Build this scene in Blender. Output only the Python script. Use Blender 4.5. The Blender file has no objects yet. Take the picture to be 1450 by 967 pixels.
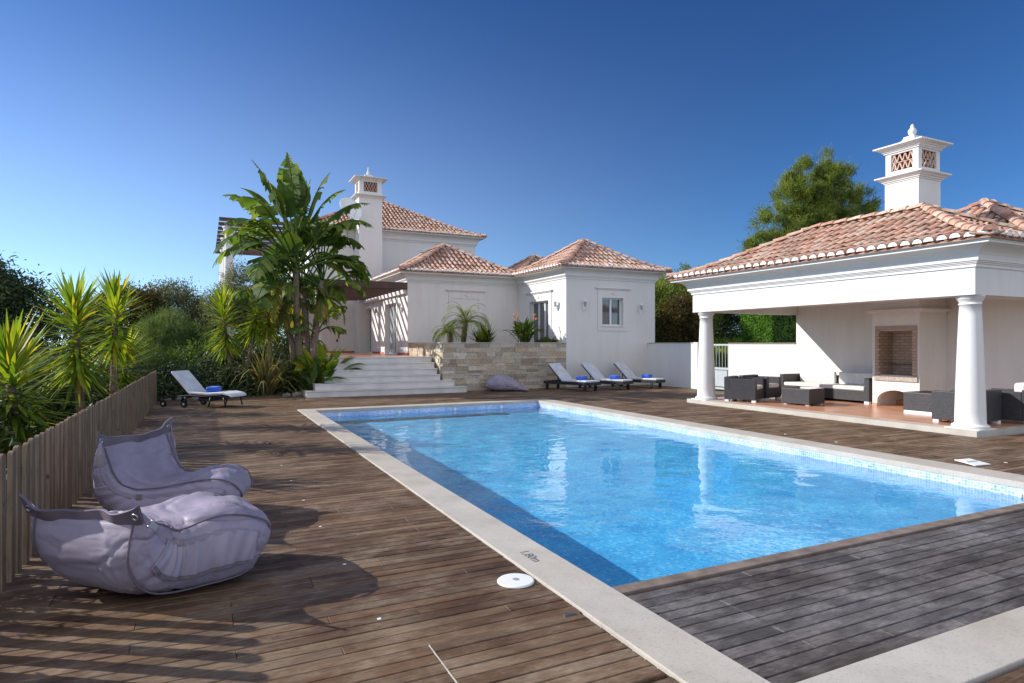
import bpy, math, random
import numpy as np
from mathutils import Vector, noise as mnoise
PI = math.pi
rnd = random.Random(7)
sc = bpy.context.scene
C = sc.collection
# ------------------------------------------------------------------ camera, sky, sun, exposure
YAW = math.atan(436 / 892.0)
cd = bpy.data.cameras.new('camera'); cam = bpy.data.objects.new('camera', cd); C.objects.link(cam); sc.camera = cam
cam.location = (0, 0, 1.6); cam.rotation_euler = (PI / 2, 0, -YAW)
cd.sensor_width = 36; cd.lens = 892 / 1450 * 36; cd.shift_y = 3.5 / 1450; cd.clip_end = 2000
SUN = Vector((1, -.655, -.615)).normalized()
world = bpy.data.worlds.new('World'); sc.world = world; world.use_nodes = True
wn = world.node_tree
sky = wn.nodes.new('ShaderNodeTexSky'); sky.sky_type = 'NISHITA'; sky.sun_disc = False
sky.sun_elevation = math.asin(-SUN.z); sky.sun_rotation = math.atan2(-SUN.x, -SUN.y)
sky.air_density = 1.0; sky.dust_density = 0.0; sky.ozone_density = 5.0; sky.altitude = 60
hs = wn.nodes.new('ShaderNodeHueSaturation'); hs.inputs['Saturation'].default_value = 1.08; hs.inputs['Hue'].default_value = .5
tcw = wn.nodes.new('ShaderNodeTexCoord'); mpw = wn.nodes.new('ShaderNodeMapping'); mpw.inputs['Scale'].default_value = (1, 1, .93); mpw.inputs['Location'].default_value = (0, 0, .045)
wn.links.new(tcw.outputs['Generated'], mpw.inputs[0]); wn.links.new(mpw.outputs[0], sky.inputs[0])
wn.links.new(sky.outputs[0], hs.inputs['Color'])
def wmath(op, a, b):
    n_ = wn.nodes.new('ShaderNodeVectorMath'); n_.operation = op; wn.links.new(a, n_.inputs[0])
    if op == 'SCALE': n_.inputs['Scale'].default_value = b
    return n_.outputs[0]
gm_ = wn.nodes.new('ShaderNodeGamma'); gm_.inputs['Gamma'].default_value = 1.42
wn.links.new(wmath('SCALE', hs.outputs[0], .11), gm_.inputs['Color'])
# added bright white sky lobe behind the camera, unseen, lifting the shaded walls
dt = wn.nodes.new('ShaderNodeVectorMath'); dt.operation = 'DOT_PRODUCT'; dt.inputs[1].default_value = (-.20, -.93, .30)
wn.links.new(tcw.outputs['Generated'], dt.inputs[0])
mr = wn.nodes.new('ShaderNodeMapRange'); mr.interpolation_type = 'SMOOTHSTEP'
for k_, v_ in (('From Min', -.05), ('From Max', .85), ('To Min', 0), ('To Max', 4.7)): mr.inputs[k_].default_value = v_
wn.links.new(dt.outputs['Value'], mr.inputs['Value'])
fill_lobe = wn.nodes.new('ShaderNodeVectorMath'); fill_lobe.operation = 'SCALE'; fill_lobe.inputs[0].default_value = (1, .975, .93); wn.links.new(mr.outputs[0], fill_lobe.inputs['Scale'])
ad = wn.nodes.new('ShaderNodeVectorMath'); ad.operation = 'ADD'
wn.links.new(wmath('SCALE', gm_.outputs[0], 8.2), ad.inputs[0]); wn.links.new(fill_lobe.outputs[0], ad.inputs[1])
# pale haze low in the sky on the sunward side
sx_ = wn.nodes.new('ShaderNodeSeparateXYZ'); wn.links.new(tcw.outputs['Generated'], sx_.inputs[0])
hz = wn.nodes.new('ShaderNodeMapRange'); hz.interpolation_type = 'SMOOTHERSTEP'; wn.links.new(sx_.outputs[2], hz.inputs['Value'])
for k_, v_ in (('From Min', .62), ('From Max', -.12), ('To Min', 0), ('To Max', 1)): hz.inputs[k_].default_value = v_
hd_ = wn.nodes.new('ShaderNodeVectorMath'); hd_.operation = 'DOT_PRODUCT'; hd_.inputs[1].default_value = (-.80, .60, 0); wn.links.new(tcw.outputs['Generated'], hd_.inputs[0])
hm_ = wn.nodes.new('ShaderNodeMapRange'); hm_.interpolation_type = 'SMOOTHSTEP'; wn.links.new(hd_.outputs['Value'], hm_.inputs['Value'])
for k_, v_ in (('From Min', -.35), ('From Max', 1.0), ('To Min', 0), ('To Max', 2.6)): hm_.inputs[k_].default_value = v_
hp = wn.nodes.new('ShaderNodeMath'); hp.operation = 'MULTIPLY'; wn.links.new(hz.outputs[0], hp.inputs[0]); wn.links.new(hm_.outputs[0], hp.inputs[1])
hc = wn.nodes.new('ShaderNodeVectorMath'); hc.operation = 'SCALE'; hc.inputs[0].default_value = (.86, .93, .93); wn.links.new(hp.outputs[0], hc.inputs['Scale'])
ad2 = wn.nodes.new('ShaderNodeVectorMath'); ad2.operation = 'ADD'; wn.links.new(ad.outputs[0], ad2.inputs[0]); wn.links.new(hc.outputs[0], ad2.inputs[1])
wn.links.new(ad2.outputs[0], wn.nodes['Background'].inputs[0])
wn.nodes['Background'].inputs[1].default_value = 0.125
sl = bpy.data.lights.new('sun', 'SUN'); sl.energy = 4.3; sl.angle = math.radians(.5); sl.color = (1, .975, .93)
sl.cycles.is_caustics_light = True
so = bpy.data.objects.new('sun', sl); C.objects.link(so); so.rotation_euler = SUN.to_track_quat('-Z', 'Y').to_euler()
so.location = (-30, 25, 25)
sc.view_settings.view_transform = 'Standard'; sc.view_settings.look = 'None'; sc.view_settings.exposure = 0.47; sc.view_settings.gamma = 1
sc.cycles.use_denoising = True
sc.cycles.max_bounces = 10; sc.cycles.transparent_max_bounces = 8

# ------------------------------------------------------------------ material helpers
def new_mat(name):
    m = bpy.data.materials.new(name); m.use_nodes = True
    return m, m.node_tree, m.node_tree.nodes['Principled BSDF']
def N(nt, t, **kw):
    n = nt.nodes.new('ShaderNode' + t)
    for k, v in kw.items():
        if k in n.inputs: n.inputs[k].default_value = v
        else: setattr(n, k, v)
    return n
def ramp(nt, fac, stops):
    r = nt.nodes.new('ShaderNodeValToRGB'); e = r.color_ramp.elements
    while len(e) < len(stops): e.new(.5)
    for el, (p, c) in zip(e, stops): el.position = p; el.color = (*c, 1)
    nt.links.new(fac, r.inputs[0]); return r
def coords(nt, scale=(1, 1, 1), space='Object'):
    tc = N(nt, 'TexCoord'); mp = N(nt, 'Mapping'); mp.inputs['Scale'].default_value = scale
    nt.links.new(tc.outputs[space], mp.inputs[0]); return mp.outputs[0]
def noise(nt, vec, scale, detail=3, rough=.5):
    n = N(nt, 'TexNoise'); n.inputs['Scale'].default_value = scale; n.inputs['Detail'].default_value = detail; n.inputs['Roughness'].default_value = rough
    nt.links.new(vec, n.inputs['Vector']); return n.outputs['Fac']
def mixc(nt, fac, a, b, mode='MIX'):
    m = N(nt, 'Mix', data_type='RGBA', blend_type=mode)
    for i, x in ((0, fac), (6, a), (7, b)):
        if hasattr(x, 'links'): nt.links.new(x, m.inputs[i])
        else: m.inputs[i].default_value = x if i == 0 else (*x, 1)
    return m.outputs[2]
def math2(nt, op, a, b=0.0):
    m = N(nt, 'Math', operation=op)
    for i, x in ((0, a), (1, b)):
        if hasattr(x, 'links'): nt.links.new(x, m.inputs[i])
        else: m.inputs[i].default_value = x
    return m.outputs[0]
def bump(nt, b, h, strength=.3, dist=.01):
    n = N(nt, 'Bump'); n.inputs['Strength'].default_value = strength; n.inputs['Distance'].default_value = dist
    nt.links.new(h, n.inputs['Height']); nt.links.new(n.outputs[0], b.inputs['Normal']); return n
def island(nt):
    return N(nt, 'NewGeometry').outputs['Random Per Island']

def plain(name, col, rough=.6, metal=0, var=.06, scale=6, bmp=0, bd=.004, spec=.5):
    m, nt, b = new_mat(name); v = coords(nt)
    f = noise(nt, v, scale, 4)
    lo = tuple(c * (1 - var) for c in col); hi = tuple(min(1, c * (1 + var)) for c in col)
    r = ramp(nt, f, [(.3, lo), (.7, hi)]); nt.links.new(r.outputs[0], b.inputs['Base Color'])
    b.inputs['Roughness'].default_value = rough; b.inputs['Metallic'].default_value = metal
    b.inputs['Specular IOR Level'].default_value = spec
    if bmp: bump(nt, b, noise(nt, v, scale * 8, 4), bmp, bd)
    return m

def plaster(name, col, stain=.1):
    m, nt, b = new_mat(name); v = coords(nt)
    f = noise(nt, v, 1.3, 5, .6)
    vz = coords(nt, (2.5, 2.5, .35)); f2 = noise(nt, vz, 1.5, 4, .6)
    c1 = ramp(nt, f, [(.3, tuple(c * (1 - stain * .5) for c in col)), (.65, col)])
    st = ramp(nt, f2, [(.35, (1 - stain, 1 - stain * 1.1, 1 - stain * 1.3)), (.6, (1, 1, 1))])
    nt.links.new(mixc(nt, 1.0, c1.outputs[0], st.outputs[0], 'MULTIPLY'), b.inputs['Base Color'])
    b.inputs['Roughness'].default_value = .9; b.inputs['Specular IOR Level'].default_value = .2
    bump(nt, b, noise(nt, v, 55, 3), .25, .004)
    return m

def wood_deck():
    m, nt, b = new_mat('weathered_deck_wood')
    g = island(nt)
    base = ramp(nt, g, [(0, (.062, .034, .019)), (.25, (.135, .077, .041)), (.5, (.090, .052, .030)), (.72, (.165, .102, .056)), (.88, (.108, .076, .052)), (1, (.21, .142, .086))])
    tc = N(nt, 'TexCoord'); mp = N(nt, 'Mapping'); mp.inputs['Scale'].default_value = (2.6, 30, 1)
    nt.links.new(tc.outputs['Object'], mp.inputs[0])
    cmb = N(nt, 'CombineXYZ'); nt.links.new(math2(nt, 'MULTIPLY', g, 37.0), cmb.inputs[0]); nt.links.new(math2(nt, 'MULTIPLY', g, 91.0), cmb.inputs[2])
    va = N(nt, 'VectorMath', operation='ADD'); nt.links.new(mp.outputs[0], va.inputs[0]); nt.links.new(cmb.outputs[0], va.inputs[1])
    gr = noise(nt, va.outputs[0], 3.0, 6, .65)
    grain = ramp(nt, gr, [(.28, (.5, .47, .45)), (.5, (1, 1, 1)), (.74, (1.55, 1.5, 1.42))])
    c = mixc(nt, 1.0, base.outputs[0], grain.outputs[0], 'MULTIPLY')
    # silvered, worn patches
    v2 = coords(nt, (1.3, 2.2, 1)); w = noise(nt, v2, 1.9, 7, .72)
    v3 = coords(nt, (5, 34, 1)); w2 = noise(nt, v3, 2.6, 5, .7)
    ww = math2(nt, 'MULTIPLY', ramp(nt, w, [(.44, (0, 0, 0)), (.60, (1, 1, 1))]).outputs[0], ramp(nt, w2, [(.36, (.12,) * 3), (.64, (1,) * 3)]).outputs[0])
    c = mixc(nt, math2(nt, 'MULTIPLY', ww, .6), c, (.34, .265, .19))
    # the shelf beside the pool is older and greyer
    sx = N(nt, 'SeparateXYZ'); nt.links.new(tc.outputs['Object'], sx.inputs[0])
    inx = math2(nt, 'GREATER_THAN', sx.outputs[0], 2.2); iny = math2(nt, 'LESS_THAN', sx.outputs[1], 3.46)
    nr = math2(nt, 'LESS_THAN', sx.outputs[0], 8.44)
    k = math2(nt, 'MULTIPLY', math2(nt, 'MULTIPLY', inx, iny), math2(nt, 'MULTIPLY', nr, math2(nt, 'GREATER_THAN', sx.outputs[1], 1.9)))
    gray = mixc(nt, 1.0, ramp(nt, g, [(0, (.050, .045, .046)), (.5, (.075, .068, .069)), (1, (.10, .090, .088))]).outputs[0], grain.outputs[0], 'MULTIPLY')
    gray = mixc(nt, math2(nt, 'MULTIPLY', ww, .6), gray, (.31, .295, .29))
    c = mixc(nt, k, c, gray)
    v4 = coords(nt, (1, 2, 1)); big = ramp(nt, noise(nt, v4, .9, 3), [(.3, (.60, .50, .42)), (.5, (1, .95, .88)), (.7, (1.25, 1.25, 1.22))])
    c = mixc(nt, 1.0, c, big.outputs[0], 'MULTIPLY')
    nt.links.new(c, b.inputs['Base Color'])
    b.inputs['Roughness'].default_value = .62; b.inputs['Specular IOR Level'].default_value = .35
    bump(nt, b, gr, .35, .004)
    return m

def wood_fence():
    m, nt, b = new_mat('grey_fence_wood')
    g = island(nt)
    base = ramp(nt, g, [(0, (.155, .108, .072)), (.4, (.235, .172, .12)), (.75, (.19, .14, .098)), (1, (.30, .23, .17))])
    tc = N(nt, 'TexCoord'); mp = N(nt, 'Mapping'); mp.inputs['Scale'].default_value = (22, 22, 1.3)
    nt.links.new(tc.outputs['Object'], mp.inputs[0])
    cmb = N(nt, 'CombineXYZ'); nt.links.new(math2(nt, 'MULTIPLY', g, 53.0), cmb.inputs[2])
    va = N(nt, 'VectorMath', operation='ADD'); nt.links.new(mp.outputs[0], va.inputs[0]); nt.links.new(cmb.outputs[0], va.inputs[1])
    gr = noise(nt, va.outputs[0], 2.2, 6, .65)
    grain = ramp(nt, gr, [(.3, (.55, .53, .5)), (.5, (1, 1, 1)), (.72, (1.4, 1.38, 1.32))])
    c = mixc(nt, 1.0, base.outputs[0], grain.outputs[0], 'MULTIPLY')
    kn = N(nt, 'TexVoronoi'); kn.inputs['Scale'].default_value = 5.0
    mk = coords(nt, (1.6, 1.6, .8)); nt.links.new(mk, kn.inputs['Vector'])
    kr = ramp(nt, kn.outputs['Distance'], [(.05, (.35, .3, .27)), (.11, (1, 1, 1))])
    c = mixc(nt, 1.0, c, kr.outputs[0], 'MULTIPLY')
    nt.links.new(c, b.inputs['Base Color']); b.inputs['Roughness'].default_value = .85; b.inputs['Specular IOR Level'].default_value = .2
    bump(nt, b, gr, .5, .006); return m

def roof_tile_mat():
    m, nt, b = new_mat('clay_roof_tile')
    g = island(nt)
    base = ramp(nt, g, [(0, (.52, .28, .20)), (.22, (.64, .40, .30)), (.42, (.62, .46, .35)), (.6, (.66, .35, .26)), (.8, (.70, .52, .40)), (1, (.58, .36, .28))])
    v = coords(nt); f = noise(nt, v, 14, 5, .7)
    sp = ramp(nt, f, [(.34, (.62, .58, .54)), (.5, (1, 1, 1)), (.7, (1.12, 1.14, 1.15))])
    f2 = noise(nt, v, 2.2, 4, .6)
    sp2 = ramp(nt, f2, [(.36, (.66, .64, .61)), (.56, (1, 1, 1))])
    c = mixc(nt, 1.0, mixc(nt, 1.0, base.outputs[0], sp.outputs[0], 'MULTIPLY'), sp2.outputs[0], 'MULTIPLY')
    nt.links.new(c, b.inputs['Base Color']); b.inputs['Roughness'].default_value = .9; b.inputs['Specular IOR Level'].default_value = .2
    bump(nt, b, f, .3, .01); return m

def stone_mat():
    m, nt, b = new_mat('stacked_stone')
    g = island(nt)
    base = ramp(nt, g, [(0, (.40, .31, .21)), (.15, (.60, .51, .38)), (.3, (.30, .24, .18)), (.45, (.66, .58, .47)), (.6, (.46, .34, .21)), (.75, (.54, .47, .36)), (.9, (.36, .31, .25)), (1, (.68, .62, .53))])
    v = coords(nt); f = noise(nt, v, 16, 6, .7)
    c = mixc(nt, 1.0, base.outputs[0], ramp(nt, f, [(.3, (.6, .58, .55)), (.55, (1, 1, 1)), (.75, (1.15, 1.13, 1.1))]).outputs[0], 'MULTIPLY')
    nt.links.new(c, b.inputs['Base Color']); b.inputs['Roughness'].default_value = .9
    bump(nt, b, f, .7, .02); return m

def mosaic(name, cols, grout, size=.025):
    m, nt, b = new_mat(name)
    tc = N(nt, 'TexCoord'); nrm = N(nt, 'NewGeometry')
    # pick the two in-plane axes from the face normal
    s = N(nt, 'SeparateXYZ'); nt.links.new(tc.outputs['Object'], s.inputs[0])
    n = N(nt, 'SeparateXYZ'); nt.links.new(nrm.outputs['True Normal'], n.inputs[0])
    az = math2(nt, 'GREATER_THAN', math2(nt, 'ABSOLUTE', n.outputs[2]), .5)
    ax = math2(nt, 'GREATER_THAN', math2(nt, 'ABSOLUTE', n.outputs[0]), .5)
    def pick(f, a, bb):
        mm = N(nt, 'Mix', data_type='FLOAT'); nt.links.new(f, mm.inputs[0]); nt.links.new(a, mm.inputs[2]); nt.links.new(bb, mm.inputs[3]); return mm.outputs[0]
    u = pick(ax, s.outputs[0], s.outputs[1]); vv = pick(az, s.outputs[2], s.outputs[1])
    cm = N(nt, 'CombineXYZ'); nt.links.new(math2(nt, 'DIVIDE', u, size), cm.inputs[0]); nt.links.new(math2(nt, 'DIVIDE', vv, size), cm.inputs[1])
    fl = N(nt, 'VectorMath', operation='FLOOR'); nt.links.new(cm.outputs[0], fl.inputs[0])
    fr = N(nt, 'VectorMath', operation='FRACTION'); nt.links.new(cm.outputs[0], fr.inputs[0])
    wn_ = N(nt, 'TexWhiteNoise'); wn_.noise_dimensions = '3D'; nt.links.new(fl.outputs[0], wn_.inputs['Vector'])
    c = ramp(nt, wn_.outputs['Value'], [(i / (len(cols) - 1), q) for i, q in enumerate(cols)])
    f3 = N(nt, 'SeparateXYZ'); nt.links.new(fr.outputs[0], f3.inputs[0])
    e = math2(nt, 'MAXIMUM', math2(nt, 'ABSOLUTE', math2(nt, 'SUBTRACT', f3.outputs[0], .5)), math2(nt, 'ABSOLUTE', math2(nt, 'SUBTRACT', f3.outputs[1], .5)))
    gm = math2(nt, 'GREATER_THAN', e, .44)
    big = ramp(nt, noise(nt, tc.outputs['Object'], 1.7, 5, .65), [(.34, (.70, .78, .86)), (.66, (1.2, 1.14, 1.06))])
    cc = mixc(nt, gm, c.outputs[0], grout)
    nt.links.new(mixc(nt, 1.0, cc, big.outputs[0], 'MULTIPLY'), b.inputs['Base Color'])
    b.inputs['Roughness'].default_value = .35
    return m

def rattan_mat(name, lo, hi):
    m, nt, b = new_mat(name); v = coords(nt)
    br = N(nt, 'TexBrick'); br.inputs['Scale'].default_value = 1.0
    tc = N(nt, 'TexCoord'); s = N(nt, 'SeparateXYZ'); nt.links.new(tc.outputs['Object'], s.inputs[0])
    cm = N(nt, 'CombineXYZ'); nt.links.new(math2(nt, 'ADD', s.outputs[0], s.outputs[1]), cm.inputs[0]); nt.links.new(s.outputs[2], cm.inputs[1])
    nt.links.new(cm.outputs[0], br.inputs['Vector'])
    br.inputs['Color1'].default_value = (*lo, 1); br.inputs['Color2'].default_value = (*hi, 1); br.inputs['Mortar'].default_value = (lo[0] * .3, lo[1] * .3, lo[2] * .3, 1)
    br.inputs['Mortar Size'].default_value = .003; br.inputs['Brick Width'].default_value = .03; br.inputs['Row Height'].default_value = .014
    nt.links.new(br.outputs['Color'], b.inputs['Base Color']); b.inputs['Roughness'].default_value = .5
    bump(nt, b, br.outputs['Fac'], -.6, .004); return m

def leaf_mat(name, cols, trans=.35, rough=.5):
    m, nt, b = new_mat(name)
    g = island(nt)
    base0 = ramp(nt, g, [(i / (len(cols) - 1), q) for i, q in enumerate(cols)])
    cv = ramp(nt, noise(nt, coords(nt), 1.4, 3), [(.34, (.62, .66, .62)), (.64, (1.30, 1.26, 1.1))])
    class _B: outputs = [mixc(nt, 1.0, base0.outputs[0], cv.outputs[0], 'MULTIPLY')]
    base = _B
    nt.links.new(base.outputs[0], b.inputs['Base Color']); b.inputs['Roughness'].default_value = rough
    b.inputs['Specular IOR Level'].default_value = .2
    tr = N(nt, 'BsdfTranslucent')
    warm = mixc(nt, 1.0, base.outputs[0], (1.9, 1.7, .6), 'MULTIPLY'); nt.links.new(warm, tr.inputs['Color'])
    mx = N(nt, 'MixShader'); mx.inputs[0].default_value = trans
    out = nt.nodes['Material Output']
    nt.links.new(b.outputs[0], mx.inputs[1]); nt.links.new(tr.outputs[0], mx.inputs[2]); nt.links.new(mx.outputs[0], out.inputs[0])
    return m

def water_mat():
    m, nt, b = new_mat('pool_water'); nt.nodes.remove(b)
    gl = N(nt, 'BsdfGlass'); gl.inputs['Roughness'].default_value = 0; gl.inputs['IOR'].default_value = 1.33; gl.inputs['Color'].default_value = (.90, .97, 1, 1)
    v = coords(nt, (1, 1, 1))
    n1 = noise(nt, v, 4.5, 3, .5); n2 = noise(nt, v, 15, 2, .5)
    amp = ramp(nt, noise(nt, v, .42, 2), [(.44, (.05,) * 3), (.62, (1,) * 3)])
    h = math2(nt, 'ADD', n1, math2(nt, 'MULTIPLY', n2, .28))
    bp = N(nt, 'Bump'); bp.inputs['Distance'].default_value = .0085; nt.links.new(h, bp.inputs['Height']); nt.links.new(amp.outputs[0], bp.inputs['Strength'])
    nt.links.new(bp.outputs[0], gl.inputs['Normal'])
    nt.links.new(gl.outputs[0], nt.nodes['Material Output'].inputs[0]); return m

def glass_mat(name='window_glass', tint=(.10, .105, .11)):
    m, nt, b = new_mat(name)
    b.inputs['Base Color'].default_value = (*tint, 1); b.inputs['Roughness'].default_value = .04; b.inputs['Specular IOR Level'].default_value = .9
    v = coords(nt); bump(nt, b, noise(nt, v, 2.0, 2), .05, .01); return m

def fabric_mat(name, col, sheen=.3):
    m, nt, b = new_mat(name); v = coords(nt)
    f = noise(nt, v, 5, 5, .6)
    r = ramp(nt, f, [(.3, tuple(c * .82 for c in col)), (.7, tuple(c * 1.1 for c in col))]); nt.links.new(r.outputs[0], b.inputs['Base Color'])
    b.inputs['Roughness'].default_value = .55; b.inputs['Sheen Weight'].default_value = sheen
    rn = N(nt, 'TexNoise'); rn.noise_type = 'RIDGED_MULTIFRACTAL'; rn.inputs['Scale'].default_value = 3.2; rn.inputs['Detail'].default_value = 3; nt.links.new(v, rn.inputs['Vector']); f2 = rn.outputs['Fac']; f3 = noise(nt, v, 400, 1)
    h = math2(nt, 'ADD', math2(nt, 'MULTIPLY', f2, .12), math2(nt, 'MULTIPLY', f3, .03))
    bump(nt, b, h, .5, .02); return m

def tile_floor_mat():
    m, nt, b = new_mat('terracotta_floor_tile')
    v = coords(nt)
    br = N(nt, 'TexBrick'); nt.links.new(v, br.inputs['Vector']); br.inputs['Scale'].default_value = 1; br.offset = 0
    br.inputs['Brick Width'].default_value = .33; br.inputs['Row Height'].default_value = .33; br.inputs['Mortar Size'].default_value = .006
    br.inputs['Color1'].default_value = (.50, .22, .12, 1); br.inputs['Color2'].default_value = (.58, .28, .16, 1); br.inputs['Mortar'].default_value = (.42, .27, .19, 1)
    nt.links.new(br.outputs['Color'], b.inputs['Base Color']); b.inputs['Roughness'].default_value = .3; return m

def coping_mat():
    m, nt, b = new_mat('pale_coping_stone'); v = coords(nt)
    f = noise(nt, v, 2.2, 6, .65); f2 = noise(nt, v, 60, 3, .6); f3 = noise(nt, v, .7, 3)
    c = ramp(nt, f, [(.3, (.40, .365, .315)), (.5, (.47, .43, .375)), (.7, (.51, .47, .415))])
    sp = ramp(nt, f2, [(.30, (.78, .76, .74)), (.42, (1, 1, 1)), (.7, (1.05, 1.05, 1.04))]); st = ramp(nt, f3, [(.35, (.90, .87, .83)), (.6, (1, 1, 1))])
    nt.links.new(mixc(nt, 1.0, mixc(nt, 1.0, c.outputs[0], sp.outputs[0], 'MULTIPLY'), st.outputs[0], 'MULTIPLY'), b.inputs['Base Color'])
    b.inputs['Roughness'].default_value = .8; bump(nt, b, f2, .4, .003); return m
M = {}
M['deck'] = wood_deck(); M['fence'] = wood_fence(); M['tile'] = roof_tile_mat(); M['stone'] = stone_mat()
M['white'] = plaster('white_render', (.715, .69, .655), .045)
M['trimw'] = plaster('white_trim', (.72, .695, .66), .03)
M['cream'] = plaster('cream_render', (.78, .735, .67), .05)
M['pink'] = plaster('pale_render', (.76, .71, .67), .06)
M['mortar'] = plain('lime_mortar', (.78, .75, .71), .9, 0, .12, 20, .3)
M['coping'] = coping_mat()
M['marble'] = plain('pale_marble_step', (.62, .585, .55), .6, 0, .1, 2.5, .1, .002)
M['mosaic'] = mosaic('pool_mosaic', [(.20, .34, .70), (.36, .50, .80), (.28, .42, .78), (.55, .66, .86), (.34, .46, .78)], (.74, .80, .88), .036)
M['mosaic_floor'] = mosaic('pool_floor_mosaic', [(.03, .44, .78), (.10, .61, .91), (.055, .53, .86), (.26, .78, .96)], (.36, .76, .94), .036)
M['water'] = water_mat(); M['glass'] = glass_mat(); M['glass_light'] = glass_mat('curtained_glass', (.32, .34, .34))
M['pvc'] = plain('white_pvc', (.80, .80, .80), .35, 0, .02)
M['lav'] = fabric_mat('lavender_canvas', (.30, .255, .325), .05)
M['lav_dark'] = fabric_mat('dark_lavender_canvas', (.15, .12, .145), .0)
M['rattan'] = rattan_mat('dark_rattan', (.040, .037, .040), (.085, .080, .084))
M['rattan_black'] = rattan_mat('black_rattan', (.018, .016, .018), (.035, .032, .034))
M['cushion'] = fabric_mat('white_cushion', (.78, .74, .67), .1)
M['mattress'] = fabric_mat('white_mattress', (.62, .64, .68), .1)
M['towel'] = fabric_mat('blue_towel', (.015, .10, .62), .2)
M['metal_dark'] = plain('black_metal', (.025, .025, .03), .4, .5, .1)
M['steel'] = plain('brushed_steel', (.6, .6, .62), .3, 1, .05)
M['terracotta'] = plain('terracotta', (.42, .15, .09), .85, 0, .15, 8)
M['brick'] = None
M['soil'] = plain('dry_soil', (.18, .13, .085), 1, 0, .35, 3, .6, .03)
M['ground'] = plain('dry_ground', (.12, .10, .06), 1, 0, .4, .8, .5, .05)
M['rock'] = plain('grey_rock', (.26, .24, .21), .95, 0, .25, 4, .8, .04)
M['brown'] = plain('brown_pergola_wood', (.085, .042, .027), .6, 0, .25, 5, .3)
M['bark'] = plain('bark', (.15, .11, .075), .95, 0, .35, 9, .9, .03)
M['bark_pale'] = plain('pale_fibrous_bark', (.24, .17, .12), .95, 0, .4, 14, .9, .03)
M['dark'] = plain('dark_inside', (.015, .013, .012), .9)
M['grey_paint'] = plain('grey_painted_metal', (.42, .45, .47), .5, .3, .05)
M['plastic'] = plain('white_plastic', (.82, .82, .80), .35, 0, .02)
def brick_mat():
    m, nt, b = new_mat('fire_brick'); tc = N(nt, 'TexCoord'); s = N(nt, 'SeparateXYZ'); nt.links.new(tc.outputs['Object'], s.inputs[0])
    cm = N(nt, 'CombineXYZ'); nt.links.new(math2(nt, 'ADD', s.outputs[0], s.outputs[1]), cm.inputs[0]); nt.links.new(s.outputs[2], cm.inputs[1])
    br = N(nt, 'TexBrick'); nt.links.new(cm.outputs[0], br.inputs['Vector']); br.inputs['Scale'].default_value = 1
    br.inputs['Brick Width'].default_value = .22; br.inputs['Row Height'].default_value = .07; br.inputs['Mortar Size'].default_value = .006
    br.inputs['Color1'].default_value = (.42, .30, .20, 1); br.inputs['Color2'].default_value = (.50, .37, .27, 1); br.inputs['Mortar'].default_value = (.2, .15, .11, 1)
    nt.links.new(br.outputs['Color'], b.inputs['Base Color']); b.inputs['Roughness'].default_value = .9; return m
M['brick'] = brick_mat()
M['L_yucca'] = leaf_mat('yucca_leaf', [(.09, .16, .028), (.14, .23, .032), (.23, .31, .035), (.16, .25, .035), (.42, .36, .04)], .5)
M['L_strel'] = leaf_mat('banana_like_leaf', [(.06, .11, .035), (.09, .16, .042), (.13, .20, .055), (.20, .25, .07)], .45, .6)
M['L_strel_old'] = leaf_mat('yellowing_leaf', [(.26, .22, .04), (.16, .18, .04), (.30, .19, .04)], .5, .5)
M['L_olive'] = leaf_mat('olive_leaf', [(.08, .10, .055), (.13, .155, .09), (.18, .20, .13)], .2)
M['L_dark'] = leaf_mat('dark_evergreen_leaf', [(.035, .06, .028), (.06, .09, .04), (.10, .13, .055)], .15)
M['L_mid'] = leaf_mat('mid_green_leaf', [(.04, .075, .018), (.07, .12, .026), (.12, .17, .032)], .3)
M['L_pine'] = leaf_mat('pine_needle', [(.10, .145, .03), (.16, .21, .045), (.23, .27, .06)], .3)
M['L_hedge'] = leaf_mat('hedge_leaf', [(.06, .15, .02), (.10, .22, .03), (.15, .28, .045)], .35)
M['L_feather'] = leaf_mat('feathery_leaf', [(.07, .12, .05), (.11, .17, .07), (.15, .21, .09)], .3)
M['L_brown'] = leaf_mat('reddish_leaf', [(.05, .05, .018), (.075, .06, .02), (.11, .07, .025)], .3)
M['L_palm'] = leaf_mat('palm_leaf', [(.12, .18, .03), (.19, .26, .045), (.30, .32, .06)], .4)
M['L_flax'] = leaf_mat('flax_leaf', [(.05, .07, .03), (.22, .19, .09), (.10, .12, .04), (.32, .27, .15), (.07, .09, .03)], .3)
M['flower'] = plain('orange_petal', (.75, .22, .04), .5)

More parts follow.
